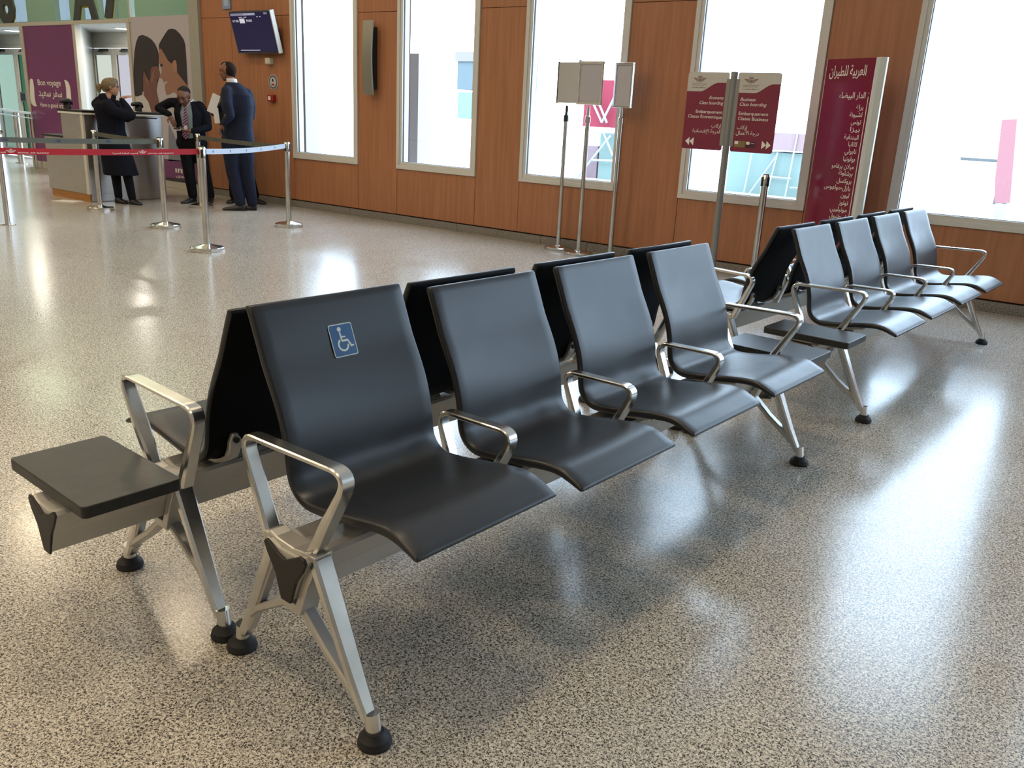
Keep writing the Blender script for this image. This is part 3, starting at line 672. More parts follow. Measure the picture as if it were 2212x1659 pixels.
flat(bm, [(-2.945+O, 1.2465), (-2.912+O, 1.2465), (-2.912+O, 1.2435), (-2.945+O, 1.2435)], g2); build('card_marks', bm, m_ink, pr)

# ------------------------------------------------------------------ maroon destination stand
Ax, Ay, Bx, By = -2.544, 7.85, -2.084, 7.638
ang = math.atan2(By-Ay, Bx-Ax); WST = math.hypot(Bx-Ax, By-Ay)
t = thing('destination_stand', 'tall maroon stand listing destinations in Arabic with a white side post', 'display stand', (Ax, Ay, 0), ang)
build('panel', box(nb(), 0, WST, 0, .03, .03, 1.959), m_maroon, t, bevel=.003)
sp = build('side_post', prism(nb(), [(WST, -.004), (WST+.035, -.004), (WST+.075, .03), (WST+.075, .05), (WST, .05)], lambda p: Vector((p[0], p[1], .0)), lambda p: Vector((p[0], p[1], 1.962))), mat('white aluminium', (.72, .75, .72), .25, .3), t, bevel=.003)
build('foot_plate', box(nb(), -.02, WST+.06, -.06, .12, 0, .02), m_post, t, bevel=.003)
g = lambda x, z: Vector((x, -.0015, z)); bm = nb()
write(bm, arabic('العربية للطيران'), .045, .425, 1.825, g, height=.078, weight=.010)
write(bm, arabic('الدار البيضاء'), .184, .455, 1.648, g, height=.046, weight=.010)
for s, a, z in (('براغ', .384, 1.560), ('لشبونة', .328, 1.501), ('تونس', .356, 1.443), ('بيزا', .357, 1.385), ('البندقية', .306, 1.322), ('كاتانيا', .363, 1.266), ('نابولي', .336, 1.208), ('بولونيا', .333, 1.146),
                ('ميلان برغامو', .223, 1.084), ('برشلونة', .308, 1.028), ('بروكسل', .301, .966), ('بازل-مولهوس', .175, .908), ('ليون', .370, .848), ('تولوز', .360, .786), ('مونبلييي', .275, .728), ('اسطنبول', .281, .668), ('مدريد', .355, .60)):
    write(bm, arabic(s), a-.004, .452, z, g, height=.036, weight=.008)
flat(bm, [(.480, .52), (.4865, .52), (.4865, 1.660), (.480, 1.660)], g); flat(bm, [(.480, 1.683), (.4865, 1.683), (.4865, 1.690), (.480, 1.690)], g)
build('lettering', bm, m_ink, t)

# ------------------------------------------------------------------ outside
S('exterior_ground', box(nb(), -70, 45, YW+.25, 90, -.5, -.12), mat('apron concrete', (.55, .55, .54), .8))
m_lav = mat('exterior white render', (.36, .31, .31), .8)
t = tag(build('service_pier', box(nb(), -9.15, -8.85, 9.6, 9.9, -.2, 2.14), m_lav), 'pale lavender pier outside the second window', 'pier')
m_teal = mat('bridge glazing', (.19, .25, .23), .6, spec=.1); m_jred = mat('bridge red', (.26, .035, .055), .6, spec=.1); m_jw = mat('bridge white', (.3, .3, .3), .5); m_jblue = mat('bridge blue', (.13, .155, .165), .6, spec=.1)
t = thing('boarding_bridge', 'teal glazed boarding bridge with white struts and red panels outside the windows', 'boarding bridge', (0, 20, 0))
bm = nb(); box(bm, -16.94, -15.2, 0, 1.5, 2.0, 2.75); build('cab_glazing', bm, m_jblue, t)
bm = nb(); box(bm, -16.90, -15.2, 0, 1.5, 1.2, 1.93); build('lower_glazing', bm, m_teal, t)
bm = nb(); box(bm, -17.0, -15.15, -.05, 1.55, 2.75, 3.0); build('cab_roof', bm, mat('bridge lilac', (.20, .17, .17), .6), t)
bm = nb(); box(bm, -12.67, -11.2, .1, .6, 1.18, 2.34); build('red_panel', bm, m_jred, t)
bm = nb(); box(bm, -12.1, -10.4, .1, .8, -.2, 1.05); build('tunnel_glazing', bm, m_teal, t)
bm = nb(); box(bm, -12.6, -12.15, .1, .5, -.2, .7); build('service_panel', bm, mat('bridge rose', (.20, .13, .14), .6), t)
bm = nb(); box(bm, -8.5, -5.9, .1, 1.2, -.3, .85); build('walkway_glazing', bm, m_teal, t)
bm = nb(); box(bm, -7.55, -5.6, .0, 1.1, .9, 1.28); build('rose_fascia', bm, mat('bridge fascia', (.26, .17, .17), .6), t)
def bars(L, r=.035):
    bm = nb()
    for p, q in L: cyl(bm, p, q, r, seg=8)
    return bm
build('strut', bars([((-12.65, -.05, 2.3), (-12.0, -.05, 1.3)), ((-12.0, -.05, 1.3), (-11.5, -.05, 2.3)), ((-12.45, -.05, 2.3), (-11.85, -.05, 1.3)), ((-12.6, -.05, -.1), (-11.7, -.05, 1.0)), ((-12.2, -.05, 1.05), (-10.4, -.05, 1.1)), ((-12.2, -.05, .35), (-10.4, -.05, .42)), ((-11.95, -.05, 1.1), (-11.6, -.05, .5))], .03), m_jw, t)
build('mullion', bars([((-8.0, -.02, -.3), (-7.9, -.02, .85)), ((-7.45, -.02, -.3), (-7.3, -.02, .85)), ((-7.0, -.02, -.3), (-6.9, -.02, 1.3)), ((-7.9, -.02, -.2), (-7.3, -.02, .8)), ((-6.9, -.02, .1), (-5.9, -.02, .15)), ((-7.5, -.02, .3), (-6.9, -.02, .3))], .02), m_jw, t)
t = thing('tail_banner', 'red tail fin shape standing outside the fifth window', 'banner', (0, 20, 0))
bm = nb(); prism(bm, [(-2.72, .15), (-2.45, .18), (-2.64, 1.78), (-2.90, 1.75), (-2.80, .6)], lambda p: Vector((p[0], 0, p[1])), lambda p: Vector((p[0], .2, p[1]))); build('fin', bm, mat('faded red', (.30, .13, .14), .6, spec=.1), t)
build('fin_foot', box(nb(), -2.70, -2.50, 0, .2, -.15, .16), m_jw, t)
bm = nb(); box(bm, -3.3, -3.1, 0, .2, -.12, .9); box(bm, -4.2, -3.1, 0, .2, .85, .92)
tag(build('parked_cart', bm, mat('cart grey', (.08, .08, .08), .5), loc=(0, 24, 0)), 'small grey shape far out on the apron', 'cart')

# ------------------------------------------------------------------ beam seating
PROF = [(-.262, .879), (-.246, .843), (-.228, .800), (-.208, .752), (-.186, .710), (-.163, .665), (-.146, .625), (-.134, .585), (-.126, .545), (-.121, .505), (-.114, .478), (-.100, .456), (-.078, .438), (-.045, .427),
        (.0, .428), (.05, .434), (.11, .444), (.165, .4525), (.212, .4585), (.244, .4595), (.272, .4555), (.302, .4465), (.332, .4365)]
def seat_bm(hw=.243, th=.024):
    P = [Vector(p) for p in PROF]; k = len(P); rings = []
    # densify
    Q = []
    for i in range(k-1):
        p0, p1, p2, p3 = P[max(i-1, 0)], P[i], P[i+1], P[min(i+2, k-1)]
        for u_ in (0, .5):
            Q.append(0.5*((2*p1)+(-p0+p2)*u_+(2*p0-5*p1+4*p2-p3)*u_*u_+(-p0+3*p1-3*p2+p3)*u_**3))
    Q.append(P[-1]); k = len(Q)
    for i, p in enumerate(Q):
        t = (Q[min(i+1, k-1)]-Q[max(i-1, 0)]).normalized(); nr = Vector((-t.y, t.x))  # towards the sitter
        s = i/(k-1); th_ = th*(1-.35*max(0, (s-.9)/.1)); w = hw
        back = s < .55
        dip = .010*(1-abs(s-.25)/.3) if s < .5 else .003*max(0, 1-abs(s-.72)/.2)
        dip = max(dip, .003) if s < .9 else .003*(1-s)/.1
        e = 1.0
        ends = []
        if i == 0: ends = [(.35, -.004), (.8, -.0015)]
        ring = lambda sc, off: None
        def mk(sc, sh, pc=p):
            h = th_/2*sc; c_ = pc+nr*(th_/2)+t*sh; out = []
            N = 14
            fr = [-w+.008+(2*w-.016)*j/N for j in range(N+1)]
            for x in fr:                                      # front face, gently dished across
                out.append((x, h-dip*(1-(x/w)**2)))
            for a in (60, 30, 0, -30, -60): out.append((w-.008+.008*math.cos(math.radians(a)), h*math.sin(math.radians(a))))
            for x in reversed(fr): out.append((x, -h-dip*.8*(1-(x/w)**2)))
            for a in (-120, -150, 180, 150, 120): out.append((-w+.008+.008*math.cos(math.radians(a)), h*math.sin(math.radians(a))))
            return [Vector((x, c_.x+nr.x*q, c_.y+nr.y*q)) for x, q in out]
        if i == 0: rings += [mk(.25, -.0075), mk(.7, -.005)]
        rings.append(mk(1, 0))
        if i == k-1: rings += [mk(.8, .004), mk(.3, .008)]
    return ring_loft(nb(), rings)
def bracket_bm(x):
    path = [Vector(p) for p in ((-.124, .520), (-.126, .50), (-.121, .475), (-.105, .447), (-.082, .428), (-.05, .417), (.0, .417), (.06, .422), (.12, .434), (.16, .441))]
    path = [p+Vector((-.007, -.003)) if i < 4 else p for i, p in enumerate(path)]
    bm = nb(); strip(bm, path, lambda u_: .016, lerp([(0, .016), (.05, .032), (.13, .040), (1, .040)]), x)
    return bm
BEAM = [(-.066, .398), (-.058, .407), (-.04, .402), (-.02, .396), (.04, .396), (.06, .402), (.078, .407), (.086, .398), (.080, .385), (.050, .335), (.026, .278), (-.006, .278), (-.030, .335), (-.060, .385)]
def arm_bm(x, end):
    if end: pts, z0 = [(-.095, .395), (-.196, .628), (.205, .640), (.060, .392)], .02
    else: pts, z0 = [(-.072, .400), (-.133, .562), (.158, .568), (.068, .398)], .02
    path = fillet(pts, [0, .040, .036, 0], 12)
    L = [0]
    for a, b_ in zip(path, path[1:]): L.append(L[-1]+(b_-a).length)
    tot = L[-1]; k = len(path)
    # resample evenly so widths blend smoothly
    N = 110; rs = []
    for j in range(N+1):
        s = tot*j/N; i = 0
        while i < k-2 and L[i+1] < s: i += 1
        u_ = (s-L[i])/max(L[i+1]-L[i], 1e-6); rs.append(path[i]+(path[i+1]-path[i])*min(max(u_, 0), 1))
    th = lerp([(0, .030), (.24, .018), (.34, .013), (.66, .012), (.76, .020), (1, .032)]); wd = lerp([(0, .042), (.3, .036), (.7, .038), (.85, .042), (1, .034)])
    return strip(nb(), rs, th, wd, x)
def leg_parts(x, root):
    """one A-shaped leg frame: hub round the beam, two legs, struts, ankles and feet"""
    f = tag(bpy.data.objects.new('leg_frame', None)); COL.objects.link(f); f.parent = root
    bm = nb()
    prism(bm, [(-.076, .402), (-.048, .372), (-.018, .30), (-.004, .262), (.024, .262), (.038, .30), (.068, .372), (.096, .402), (.104, .385), (.072, .325), (.040, .238), (-.020, .238), (-.052, .325), (-.084, .385)],
          lambda p: Vector((x-.026, p[0], p[1])), lambda p: Vector((x+.026, p[0], p[1])))
    box(bm, x-.026, x+.026, -.095, -.060, .388, .412); box(bm, x-.026, x+.026, .055, .10, .388, .412)
    strip(bm, [Vector(p) for p in ((-.075, .412), (-.05, .404), (.02, .398), (.06, .404), (.085, .412))], lambda u_: .016, lambda u_: .05, x)
    build('hub', bm, m_cast, f, bevel=.003)
    for sg in (1, -1):
        o = .01
        m_ = lambda p: Vector((o+sg*p[0], p[1]))
        bm = nb()
        pth = [m_(p) for p in ((.078, .398), (.108, .335), (.138, .272), (.168, .208), (.198, .145), (.226, .092), (.246, .058))]
        strip(bm, pth, lerp([(0, .032), (.3, .028), (.8, .028), (1, .026)]), lerp([(0, .054), (.5, .045), (.9, .036), (1, .034)]), x)
        st = [m_(p) for p in ((.008, .262), (.030, .240), (.10, .180), (.175, .128), (.214, .100))] if sg == 1 else [m_(p) for p in ((.012, .255), (.06, .232), (.12, .195), (.165, .168), (.20, .135))]
        cyl(bm, (x, o+sg*.254, .078), (x, o+sg*.262, .028), .0185)
        lg = build('leg', bm, m_alu, f, smooth=38)
        bm = nb(); strip(bm, st, lambda u_: .021, lambda u_: .036, x); build('strut', bm, m_cast, lg, smooth=38)
        bm = nb(); strip(bm, [p+Vector((-sg*.013, -.006)) for p in pth[1:-1]], lambda u_: .012, lambda u_: .026, x); build('web', bm, m_cast, lg)
        ft = build('rubber_foot', lathe(nb(), [(0, 0), (.038, 0), (.040, .006), (.036, .020), (.025, .030), (.022, .036), (0, .036)], (x, o+sg*.264, 0), 28), m_rubber, lg, smooth=30)
    return f
def bench(label, ac, pc, front, table, raised=None, sticker=False):
    B = 0.064036
    bd = Vector((math.sin(B), math.cos(B))); nd = Vector((bd.y, -bd.x)); pos = bd*ac+nd*pc
    root = thing('beam_seating', label, 'bench', (pos.x, pos.y, 0), (-B-math.pi/2) if front else (-B+math.pi/2), 'four-seat rows on metal beams')
    x0, x1 = (-1.52, 1.235) if table < 0 else (-1.235, 1.52)
    bt = build('beam', prism(nb(), BEAM, lambda p: Vector((x0, p[0], p[1])), lambda p: Vector((x1, p[0], p[1]))), m_beam, root)
    cap = [(-.070, .400), (-.060, .410), (-.045, .402), (-.02, .388), (.01, .380), (.045, .398), (.066, .410), (.084, .408), (.090, .396), (.078, .372), (.05, .335), (.028, .272), (-.008, .272), (-.028, .335), (-.056, .375)]
    for xx, s in ((x0, -1), (x1, 1)):
        build('end_cap', prism(nb(), cap, lambda p: Vector((xx+s*.0, p[0], p[1])), lambda p: Vector((xx+s*(.009 if abs(xx) < 1.4 else .006), p[0], p[1]))), m_blackpl, root, bevel=.003)
    for x in (-1.2, 1.2): leg_parts(x, root)
    for k, x in enumerate((-1.2, -.6, 0, .6, 1.2)):
        build('armrest', arm_bm(x, abs(x) > 1), m_alu, root, smooth=38)
        if abs(x) < 1:
            bm = nb(); box(bm, x-.022, x+.022, -.085, .09, .394, .408); build('armrest_clamp', bm, m_cast, root, bevel=.003)
    for k, x in enumerate((-.9, -.3, .3, .9)):
        up = .025 if raised == k else 0
        s = build('seat_shell', seat_bm(), m_pu, root, smooth=50, loc=(x, 0, up)); s.data.materials.append(m_puback)
        for pi, pg_ in enumerate(s.data.polygons):
            if 19 <= pi % 40 <= 34: pg_.material_index = 1
        for sx in (-.17, .17):
            br_ = build('seat_bracket', bracket_bm(sx), m_cast, s, smooth=38)
            bm = nb(); cyl(bm, (sx, -.140, .500), (sx, -.146, .500), .0085, seg=12); build('bolt', bm, m_gasket, s)
        bm = nb(); prism(bm, [(-.05, .396), (.10, .396), (.085, .428), (-.035, .422)], lambda p: Vector((x-.12, p[0], p[1]+up*.6)), lambda p: Vector((x+.12, p[0], p[1]+up*.6)))
        build('seat_block', bm, m_cast, root, bevel=.006)
        if sticker and raised == k:
            # flat label on the upper backrest
            a0 = Vector((0, -.247, .845)); a1 = Vector((0, -.208, .752)); tz = (a0-a1).normalized(); ny = Vector((0, tz.z, -tz.y))
            cz = Vector((STX, 0, 0))+a1+(a0-a1)*STU+ny*.0212
            st = lambda d: (lambda px, pz: cz+Vector((-px, 0, 0))+tz*pz+ny*d)
            base_ = build('access_label', flat(nb(), roundrect(-.038, .038, -.043, .043, .006), st(0)), m_stickw, s)
            bf = build('label_field', flat(nb(), roundrect(-.0355, .0355, -.0405, .0405, .005), st(.0005)), m_blue, s)
            bm = nb(); g = st(.001)
            flat(bm, [(-.006+.0062*math.cos(a), .0285+.0062*math.sin(a)) for a in [j*math.pi/9 for j in range(18)]], g)
            flat(bm, [(-.0085, .021), (-.0035, .021), (-.0025, -.0035), (-.0075, -.0035)], g)
            flat(bm, [(-.005, .0105), (.009, .0095), (.009, .006), (-.005, .0065)], g)
            flat(bm, [(-.0065, .001), (.0135, .001), (.0135, -.0045), (-.0065, -.0045)], g)
            flat(bm, [(.0095, .001), (.0145, .001), (.0245, -.019), (.0195, -.0215)], g)
            flat(bm, [(.019, -.0215), (.0205, -.0170), (.0290, -.0150), (.0300, -.0190)], g)
            R, c0, c1 = .0175, -.0035, -.0125
            for j in range(22):
                t0, t1 = math.radians(118+j*11), math.radians(118+(j+1)*11)
                flat(bm, [(c0+R*math.cos(t0), c1+R*math.sin(t0)), (c0+R*math.cos(t1), c1+R*math.sin(t1)), (c0+(R-.005)*math.cos(t1), c1+(R-.005)*math.sin(t1)), (c0+(R-.005)*math.cos(t0), c1+(R-.005)*math.sin(t0))], g)
            build('wheelchair_symbol', bm, m_stickw, s)
    xa, xb = (-1.50, -1.245) if table < 0 else (1.245, 1.50)
    tb = build('side_table', prism(nb(), roundrect(xa, xb, -.165 if not front else -.185, .26 if not front else .235, .014), lambda p: Vector((p[0], p[1], .415)), lambda p: Vector((p[0], p[1], .447))), m_table, root, bevel=.003)
    bm = nb(); prism(bm, [(-.06, .400), (.085, .400), (.10, .416), (-.075, .416)], lambda p: Vector((xa+.02, p[0], p[1])), lambda p: Vector((xb-.03, p[0], p[1]))); build('table_bracket', bm, m_cast, root, bevel=.002)
    return root
STX, STU = -.001, .20
bench('front row of four dark seats with a blue wheelchair label on the nearest backrest', 2.283, -1.52, True, -1, raised=3, sticker=True)
bench('seat row backing onto the labelled row, black table at its near end', 2.283, -2.105, False, -1)
bench('far row of four dark seats facing right, beyond the gap with the two tables', 5.484, -1.52, True, 1)
bench('far row of four dark seats facing away, backing onto the far right-facing row', 5.484, -2.105, False, 1)

# ------------------------------------------------------------------ people
m_skin = mat('skin', (.40, .20, .13), .5); m_skin2 = mat('skin deeper', (.17, .072, .042), .5)
m_navy = grain(mat('navy wool', (.006, .008, .022), .85, spec=.2), (.0025, .003, .007), (.004, .005, .012), 60)
m_suit = grain(mat('blue suit', (.014, .020, .050), .8, spec=.25), (.0065, .009, .022), (.012, .017, .040), 50)
m_dark = mat('black cloth', (.003, .003, .005), .8, spec=.2); m_shoe = mat('black leather', (.008, .007, .007), .35)
m_hairb = grain(mat('fair hair', (.16, .10, .045), .55), (.08, .05, .022), (.24, .165, .08), 40, (1, 1, 6)); m_haird = mat('dark cropped hair', (.016, .010, .008), .85, spec=.15)
m_hairg = mat('greying hair', (.025, .023, .022), .85, spec=.15)
m_shirt = mat('white shirt', (.62, .64, .66), .7); m_shirtb = mat('pale blue shirt', (.22, .30, .36), .7)
m_tie = mat('striped tie', (.10, .012, .05), .6)
n, l, b = nodes(m_tie); tc = n.new('ShaderNodeTexCoord'); mp = n.new('ShaderNodeMapping'); mp.inputs['Rotation'].default_value = (0, .7, 0); l.new(tc.outputs['Object'], mp.inputs[0])
w_ = n.new('ShaderNodeTexWave'); w_.inputs['Scale'].default_value = 11; w_.bands_direction = 'Z'; l.new(mp.outputs[0], w_.inputs['Vector'])
r_ = n.new('ShaderNodeValToRGB'); r_.color_ramp.elements[0].color = (.09, .012, .05, 1); r_.color_ramp.elements[0].position = .62; r_.color_ramp.elements[1].color = (.42, .22, .34, 1); r_.color_ramp.elements[1].position = .72
l.new(w_.outputs['Fac'], r_.inputs[0]); l.new(r_.outputs[0], b.inputs['Base Color'])

def capsule(bm, p, q, r0, r1, seg=14, flat_=1.0, flatdir=None):
    p, q = Vector(p), Vector(q); d = q-p; L = d.length; d.normalize()
    a = (Vector(flatdir)-d*Vector(flatdir).dot(d)).normalized() if flatdir else d.orthogonal().normalized(); b_ = d.cross(a)
    rings = []
    for k in (-80, -55, -28, 0): rings.append((p+d*(r0*math.sin(math.radians(k))), r0*math.cos(math.radians(k))))
    for k in (0, 28, 55, 80): rings.append((q+d*(r1*math.sin(math.radians(k))), r1*math.cos(math.radians(k))))
    return ring_loft(bm, [[c_+a*(r*flat_*math.cos(t*2*math.pi/seg))+b_*(r*math.sin(t*2*math.pi/seg)) for t in range(seg)] for c_, r in rings])
def chain(bm, pts, rad, flat_=1.0, flatdir=None):
    for (p, q), (a, b_) in zip(zip(pts, pts[1:]), zip(rad, rad[1:])): capsule(bm, p, q, a, b_, flat_=flat_, flatdir=flatdir)
def torso(bm, rings, seg=24):
    """rings: (x, y, z, rx, ry, yaw) stacked from the hem up"""
    out = []
    for x, y, z, rx, ry, yw in rings:
        c_, s = math.cos(yw), math.sin(yw); R = []
        for t in range(seg):
            a = t*2*math.pi/seg; u_, v_ = math.copysign(abs(math.cos(a))**.85, math.cos(a))*rx, math.copysign(abs(math.sin(a))**.85, math.sin(a))*ry
            R.append(Vector((x+u_*c_-v_*s, y+u_*s+v_*c_, z)))
        out.append(R)
    return ring_loft(bm, out)
def fuse(name, bm, m, parent, vox=.010, it=6):
    o = build(name, bm, m, parent)
    rm = o.modifiers.new('fuse', 'REMESH'); rm.mode = 'VOXEL'; rm.voxel_size = vox; rm.use_smooth_shade = True
    sm = o.modifiers.new('soften', 'SMOOTH'); sm.factor = .5; sm.iterations = it
    return o
def hand(bm, wrist, direction, palm_n, curl=.3, s=1.0, thumb=1):
    """palm, four unequal fingers and a thumb from the side of the palm"""
    w = Vector(wrist); d = Vector(direction).normalized(); nn_ = Vector(palm_n); nn_ = (nn_-d*nn_.dot(d)).normalized(); sd = d.cross(nn_)*thumb
    capsule(bm, w, w+d*.035*s, .024*s, .030*s, flat_=.6, flatdir=nn_); capsule(bm, w+d*.03*s, w+d*.075*s, .032*s, .036*s, flat_=.42, flatdir=nn_)
    for k, ln in enumerate((.068, .076, .070, .054)):
        b0 = w+d*.082*s+sd*(.027-.018*k)*s; a1 = curl*.7; a2 = curl*1.5
        p1 = b0+(d*math.cos(a1)+nn_*math.sin(a1))*ln*.5*s; p2 = p1+(d*math.cos(a2)+nn_*math.sin(a2))*ln*.5*s
        chain(bm, [b0, p1, p2], [.0098*s, .0088*s, .0076*s])
    t0 = w+d*.022*s+sd*.024*s; t1 = t0+(d*.6+sd*.8).normalized()*.036*s; t2 = t1+(d*.85+sd*.3+nn_*.4).normalized()*.032*s
    chain(bm, [t0, t1, t2], [.013*s, .0105*s, .009*s])
def head(bm, c_, fwd, up=(0, 0, 1), s=1.0):
    """skull, jaw, nose, brow, lips and ears; c_ is the middle of the head"""
    f = Vector(fwd).normalized(); u_ = Vector(up); u_ = (u_-f*u_.dot(f)).normalized(); r = f.cross(u_); c_ = Vector(c_)
    P = lambda a, b_, h: c_+(f*a+r*b_+u_*h)*s
    def ell(ctr, ra, rb, rc):
        rings = []
        for k in range(-5, 6):
            th = k*math.pi/11.5; rings.append([P(ctr[0]+ra*math.cos(th)*math.cos(t*2*math.pi/18), ctr[1]+rb*math.cos(th)*math.sin(t*2*math.pi/18), ctr[2]+rc*math.sin(th)) for t in range(18)])
        ring_loft(bm, rings)
    ell((-.012, 0, .03), .098, .077, .088); ell((.030, 0, -.035), .060, .060, .072); ell((.050, 0, -.082), .030, .036, .030); ell((.035, 0, .03), .060, .066, .055)
    capsule(bm, P(.086, 0, .018), P(.106, 0, -.022), .010*s, .014*s); capsule(bm, P(.094, -.012, -.028), P(.094, .012, -.028), .009*s, .009*s)
    capsule(bm, P(.080, -.018, -.056), P(.080, .018, -.056), .009*s, .009*s); capsule(bm, P(.074, -.035, .036), P(.074, .035, .036), .014*s, .014*s)
    for q in (-1, 1): capsule(bm, P(-.008, q*.076, .018), P(-.004, q*.074, -.018), .016*s, .011*s, flat_=.5, flatdir=r); capsule(bm, P(.055, q*.038, -.018), P(.05, q*.036, -.04), .026*s, .022*s)
    return P
def eyes(P, parent, s=1.0):
    for q in (-1, 1):
        bm = nb(); capsule(bm, P(.080, q*.030-.006, .012), P(.080, q*.030+.006, .012), .0085*s, .0085*s); build('eye', bm, m_gasket, parent, smooth=True)
        bm = nb(); capsule(bm, P(.089, q*.018, .036), P(.084, q*.045, .038), .005*s, .004*s); build('eyebrow', bm, m_haird, parent, smooth=True)
    bm = nb(); capsule(bm, P(.088, -.020, -.056), P(.088, .020, -.056), .0045*s, .0045*s); build('mouth', bm, mat('lips', (.22, .05, .045), .5), parent, smooth=True)
def shoe(parent, heel, toe, name='shoe'):
    h, t = Vector(heel), Vector(toe); d = (t-h).normalized(); sd = Vector((-d.y, d.x, 0)); L = (t-h).length; rings = []
    for s, w, z0, hh in ((0, .026, 0, .060), (.06, .034, 0, .085), (.25, .036, 0, .090), (.45, .040, 0, .070), (.7, .047, 0, .050), (.88, .042, 0, .040), (.97, .026, 0, .028), (1, .012, .004, .018)):
        c_ = h+d*(L*s); rings.append([c_+sd*(w*math.cos(a))+Vector((0, 0, max(0.001, hh*(.42+.58*math.sin(a))) if math.sin(a) > -.6 else 0.001)) for a in [j*2*math.pi/16 for j in range(16)]])
    bm = nb(); ring_loft(bm, rings); o = build(name, bm, m_shoe, parent, smooth=60)
    return o
PROT = math.atan2(.5856, .8106)      # people built with local x to the picture's right, y away from the viewer
def person(label, x, y): return thing('person', label, 'person', (x, y, 0), PROT, None)

# --- woman in a long navy coat
t = person('woman with tied-back fair hair in a long dark coat, one hand raised to her mouth', -11.0, 6.35)
# keep her clear of the counter's face
bm = nb(); hc = Vector((-.125, .0, 1.468)); fw = (.93, .34, -.05); P = head(bm, hc, fw, s=.94)
chain(bm, [(-.165, -.01, 1.36), (-.185, -.01, 1.26), (-.17, 0, 1.0), (-.14, 0, .80)], [.052, .058, .085, .09]); 
for (hx, hy), (kx, ky), (ax, ay) in (((-.17, .05), (-.19, .06), (-.175, .06)), ((-.06, -.02), (.0, -.02), (.045, -.03))): chain(bm, [(hx, hy, .75), (kx, ky, .40), (ax, ay, .06)], [.070, .045, .030])
hand(bm, (-.005, -.02, 1.335), (.85, .15, .30), (-.2, .3, -1), .25, .92); hand(bm, (.085, -.10, 1.16), (-.9, .5, .15), (0, 1, 0), .5, .9)
chain(bm, [(.13, -.04, 1.13), (.00, -.02, 1.33)], [.04, .026])
fuse('body', bm, m_skin, t, .0065, 4); eyes(P, t, .94)
bm = nb()
torso(bm, [(-.085, .0, .375, .215, .19, .2), (-.095, .0, .42, .210, .185, .2), (-.125, 0, .62, .195, .165, .2), (-.155, 0, .80, .185, .15, .2), (-.165, 0, .93, .165, .135, .2), (-.165, 0, 1.05, .165, .14, .25), (-.18, 0, 1.18, .175, .15, .3), (-.195, 0, 1.26, .155, .135, .3), (-.19, 0, 1.32, .095, .085, .3)])
chain(bm, [(-.13, -.12, 1.245), (-.03, -.14, 1.17), (.135, -.07, 1.135)], [.078, .068, .060]); chain(bm, [(.135, -.07, 1.135), (.075, -.04, 1.23), (.015, -.03, 1.315)], [.058, .048, .036])
chain(bm, [(-.13, .12, 1.245), (-.02, .15, 1.10), (.09, .05, 1.13)], [.075, .062, .05])
chain(bm, [(.13, -.05, 1.12), (.05, -.12, 1.12), (-.02, -.14, 1.14)], [.05, .046, .04])
chain(bm, [(-.29, -.02, 1.30), (-.33, 0, 1.25), (-.28, .02, 1.20)], [.05, .065, .05]); capsule(bm, (-.225, -.04, 1.335), (-.13, .02, 1.350), .058, .050); capsule(bm, (-.36, .0, 1.275), (-.38, 0, 1.262), .022, .016)
fuse('coat', bm, m_navy, t, .010, 6)
bm = nb()
for (hx, hy), (kx, ky), (ax, ay) in (((-.17, .06), (-.19, .06), (-.175, .06)), ((-.02, -.02), (.005, -.02), (.045, -.03))): chain(bm, [(hx, hy, .62), (kx, ky, .36), (ax, ay, .085)], [.085, .062, .050])
fuse('trousers', bm, m_dark, t, .009, 5)
shoe(t, (-.215, .055, 0), (-.03, .0, 0)); shoe(t, (.01, -.03, 0), (.185, -.07, 0))
bm = nb(); rings = []
capsule(bm, P(-.035, 0, .030), P(.005, 0, .045), .084, .080); capsule(bm, P(-.06, 0, -.005), P(-.075, 0, -.03), .060, .040); capsule(bm, P(.045, 0, .075), P(.02, 0, .07), .045, .055)
fuse('hair', bm, m_hairb, t, .007, 3)
bm = nb(); capsule(bm, P(-.115, 0, -.005), P(-.150, 0, -.005), .028, .034); capsule(bm, P(-.150, 0, -.005), P(-.148, 0, -.065), .038, .022); fuse('hair_bun', bm, m_hairb, t, .006, 3)
bm = nb()
for q in (-1, 1):
    c0 = P(.092, q*.030, .010)
    for k in range(14):
        a0, a1 = k*math.pi/7, (k+1)*math.pi/7; pp0 = P(.092, q*.030+.019*math.cos(a0), .010+.016*math.sin(a0)); pp1 = P(.092, q*.030+.019*math.cos(a1), .010+.016*math.sin(a1)); cyl(bm, pp0, pp1, .0015, seg=5)
    cyl(bm, P(.092, q*.049, .012), P(.0, q*.075, .016), .0015, seg=5)
build('glasses', bm, m_gasket, t)

# --- man leaning on the counter, looking at a phone
t = person('man in dark suit and striped tie leaning on the counter, looking at a phone', -10.83, 7.15)
bm = nb(); P = head(bm, (.020, -.075, 1.402), (-.12, -.80, -.50), s=1.05)
chain(bm, [(.03, -.02, 1.33), (.04, .0, 1.24), (.05, .01, 1.05), (.06, .01, .86)], [.050, .060, .075, .08])
for a, b_, c_ in (((-.02, 0, .82), (.0, -.02, .46), (.03, .0, .09)), ((.14, .02, .82), (.19, .04, .46), (.235, .10, .09))): chain(bm, [a, b_, (c_[0], c_[1], .07)], [.07, .045, .032])
hand(bm, (-.165, -.13, 1.150), (.42, -.10, -.80), (-.2, .9, -.2), .35, 1.0, -1); hand(bm, (.125, -.22, .965), (-.95, -.25, .05), (0, .2, 1), .75, .95, 1)
chain(bm, [(-.34, -.02, 1.22), (-.17, -.12, 1.155)], [.035, .027]); chain(bm, [(.235, -.11, .99), (.13, -.21, .965)], [.026, .026])
fuse('body', bm, m_skin2, t, .0065, 4); eyes(P, t, .96)
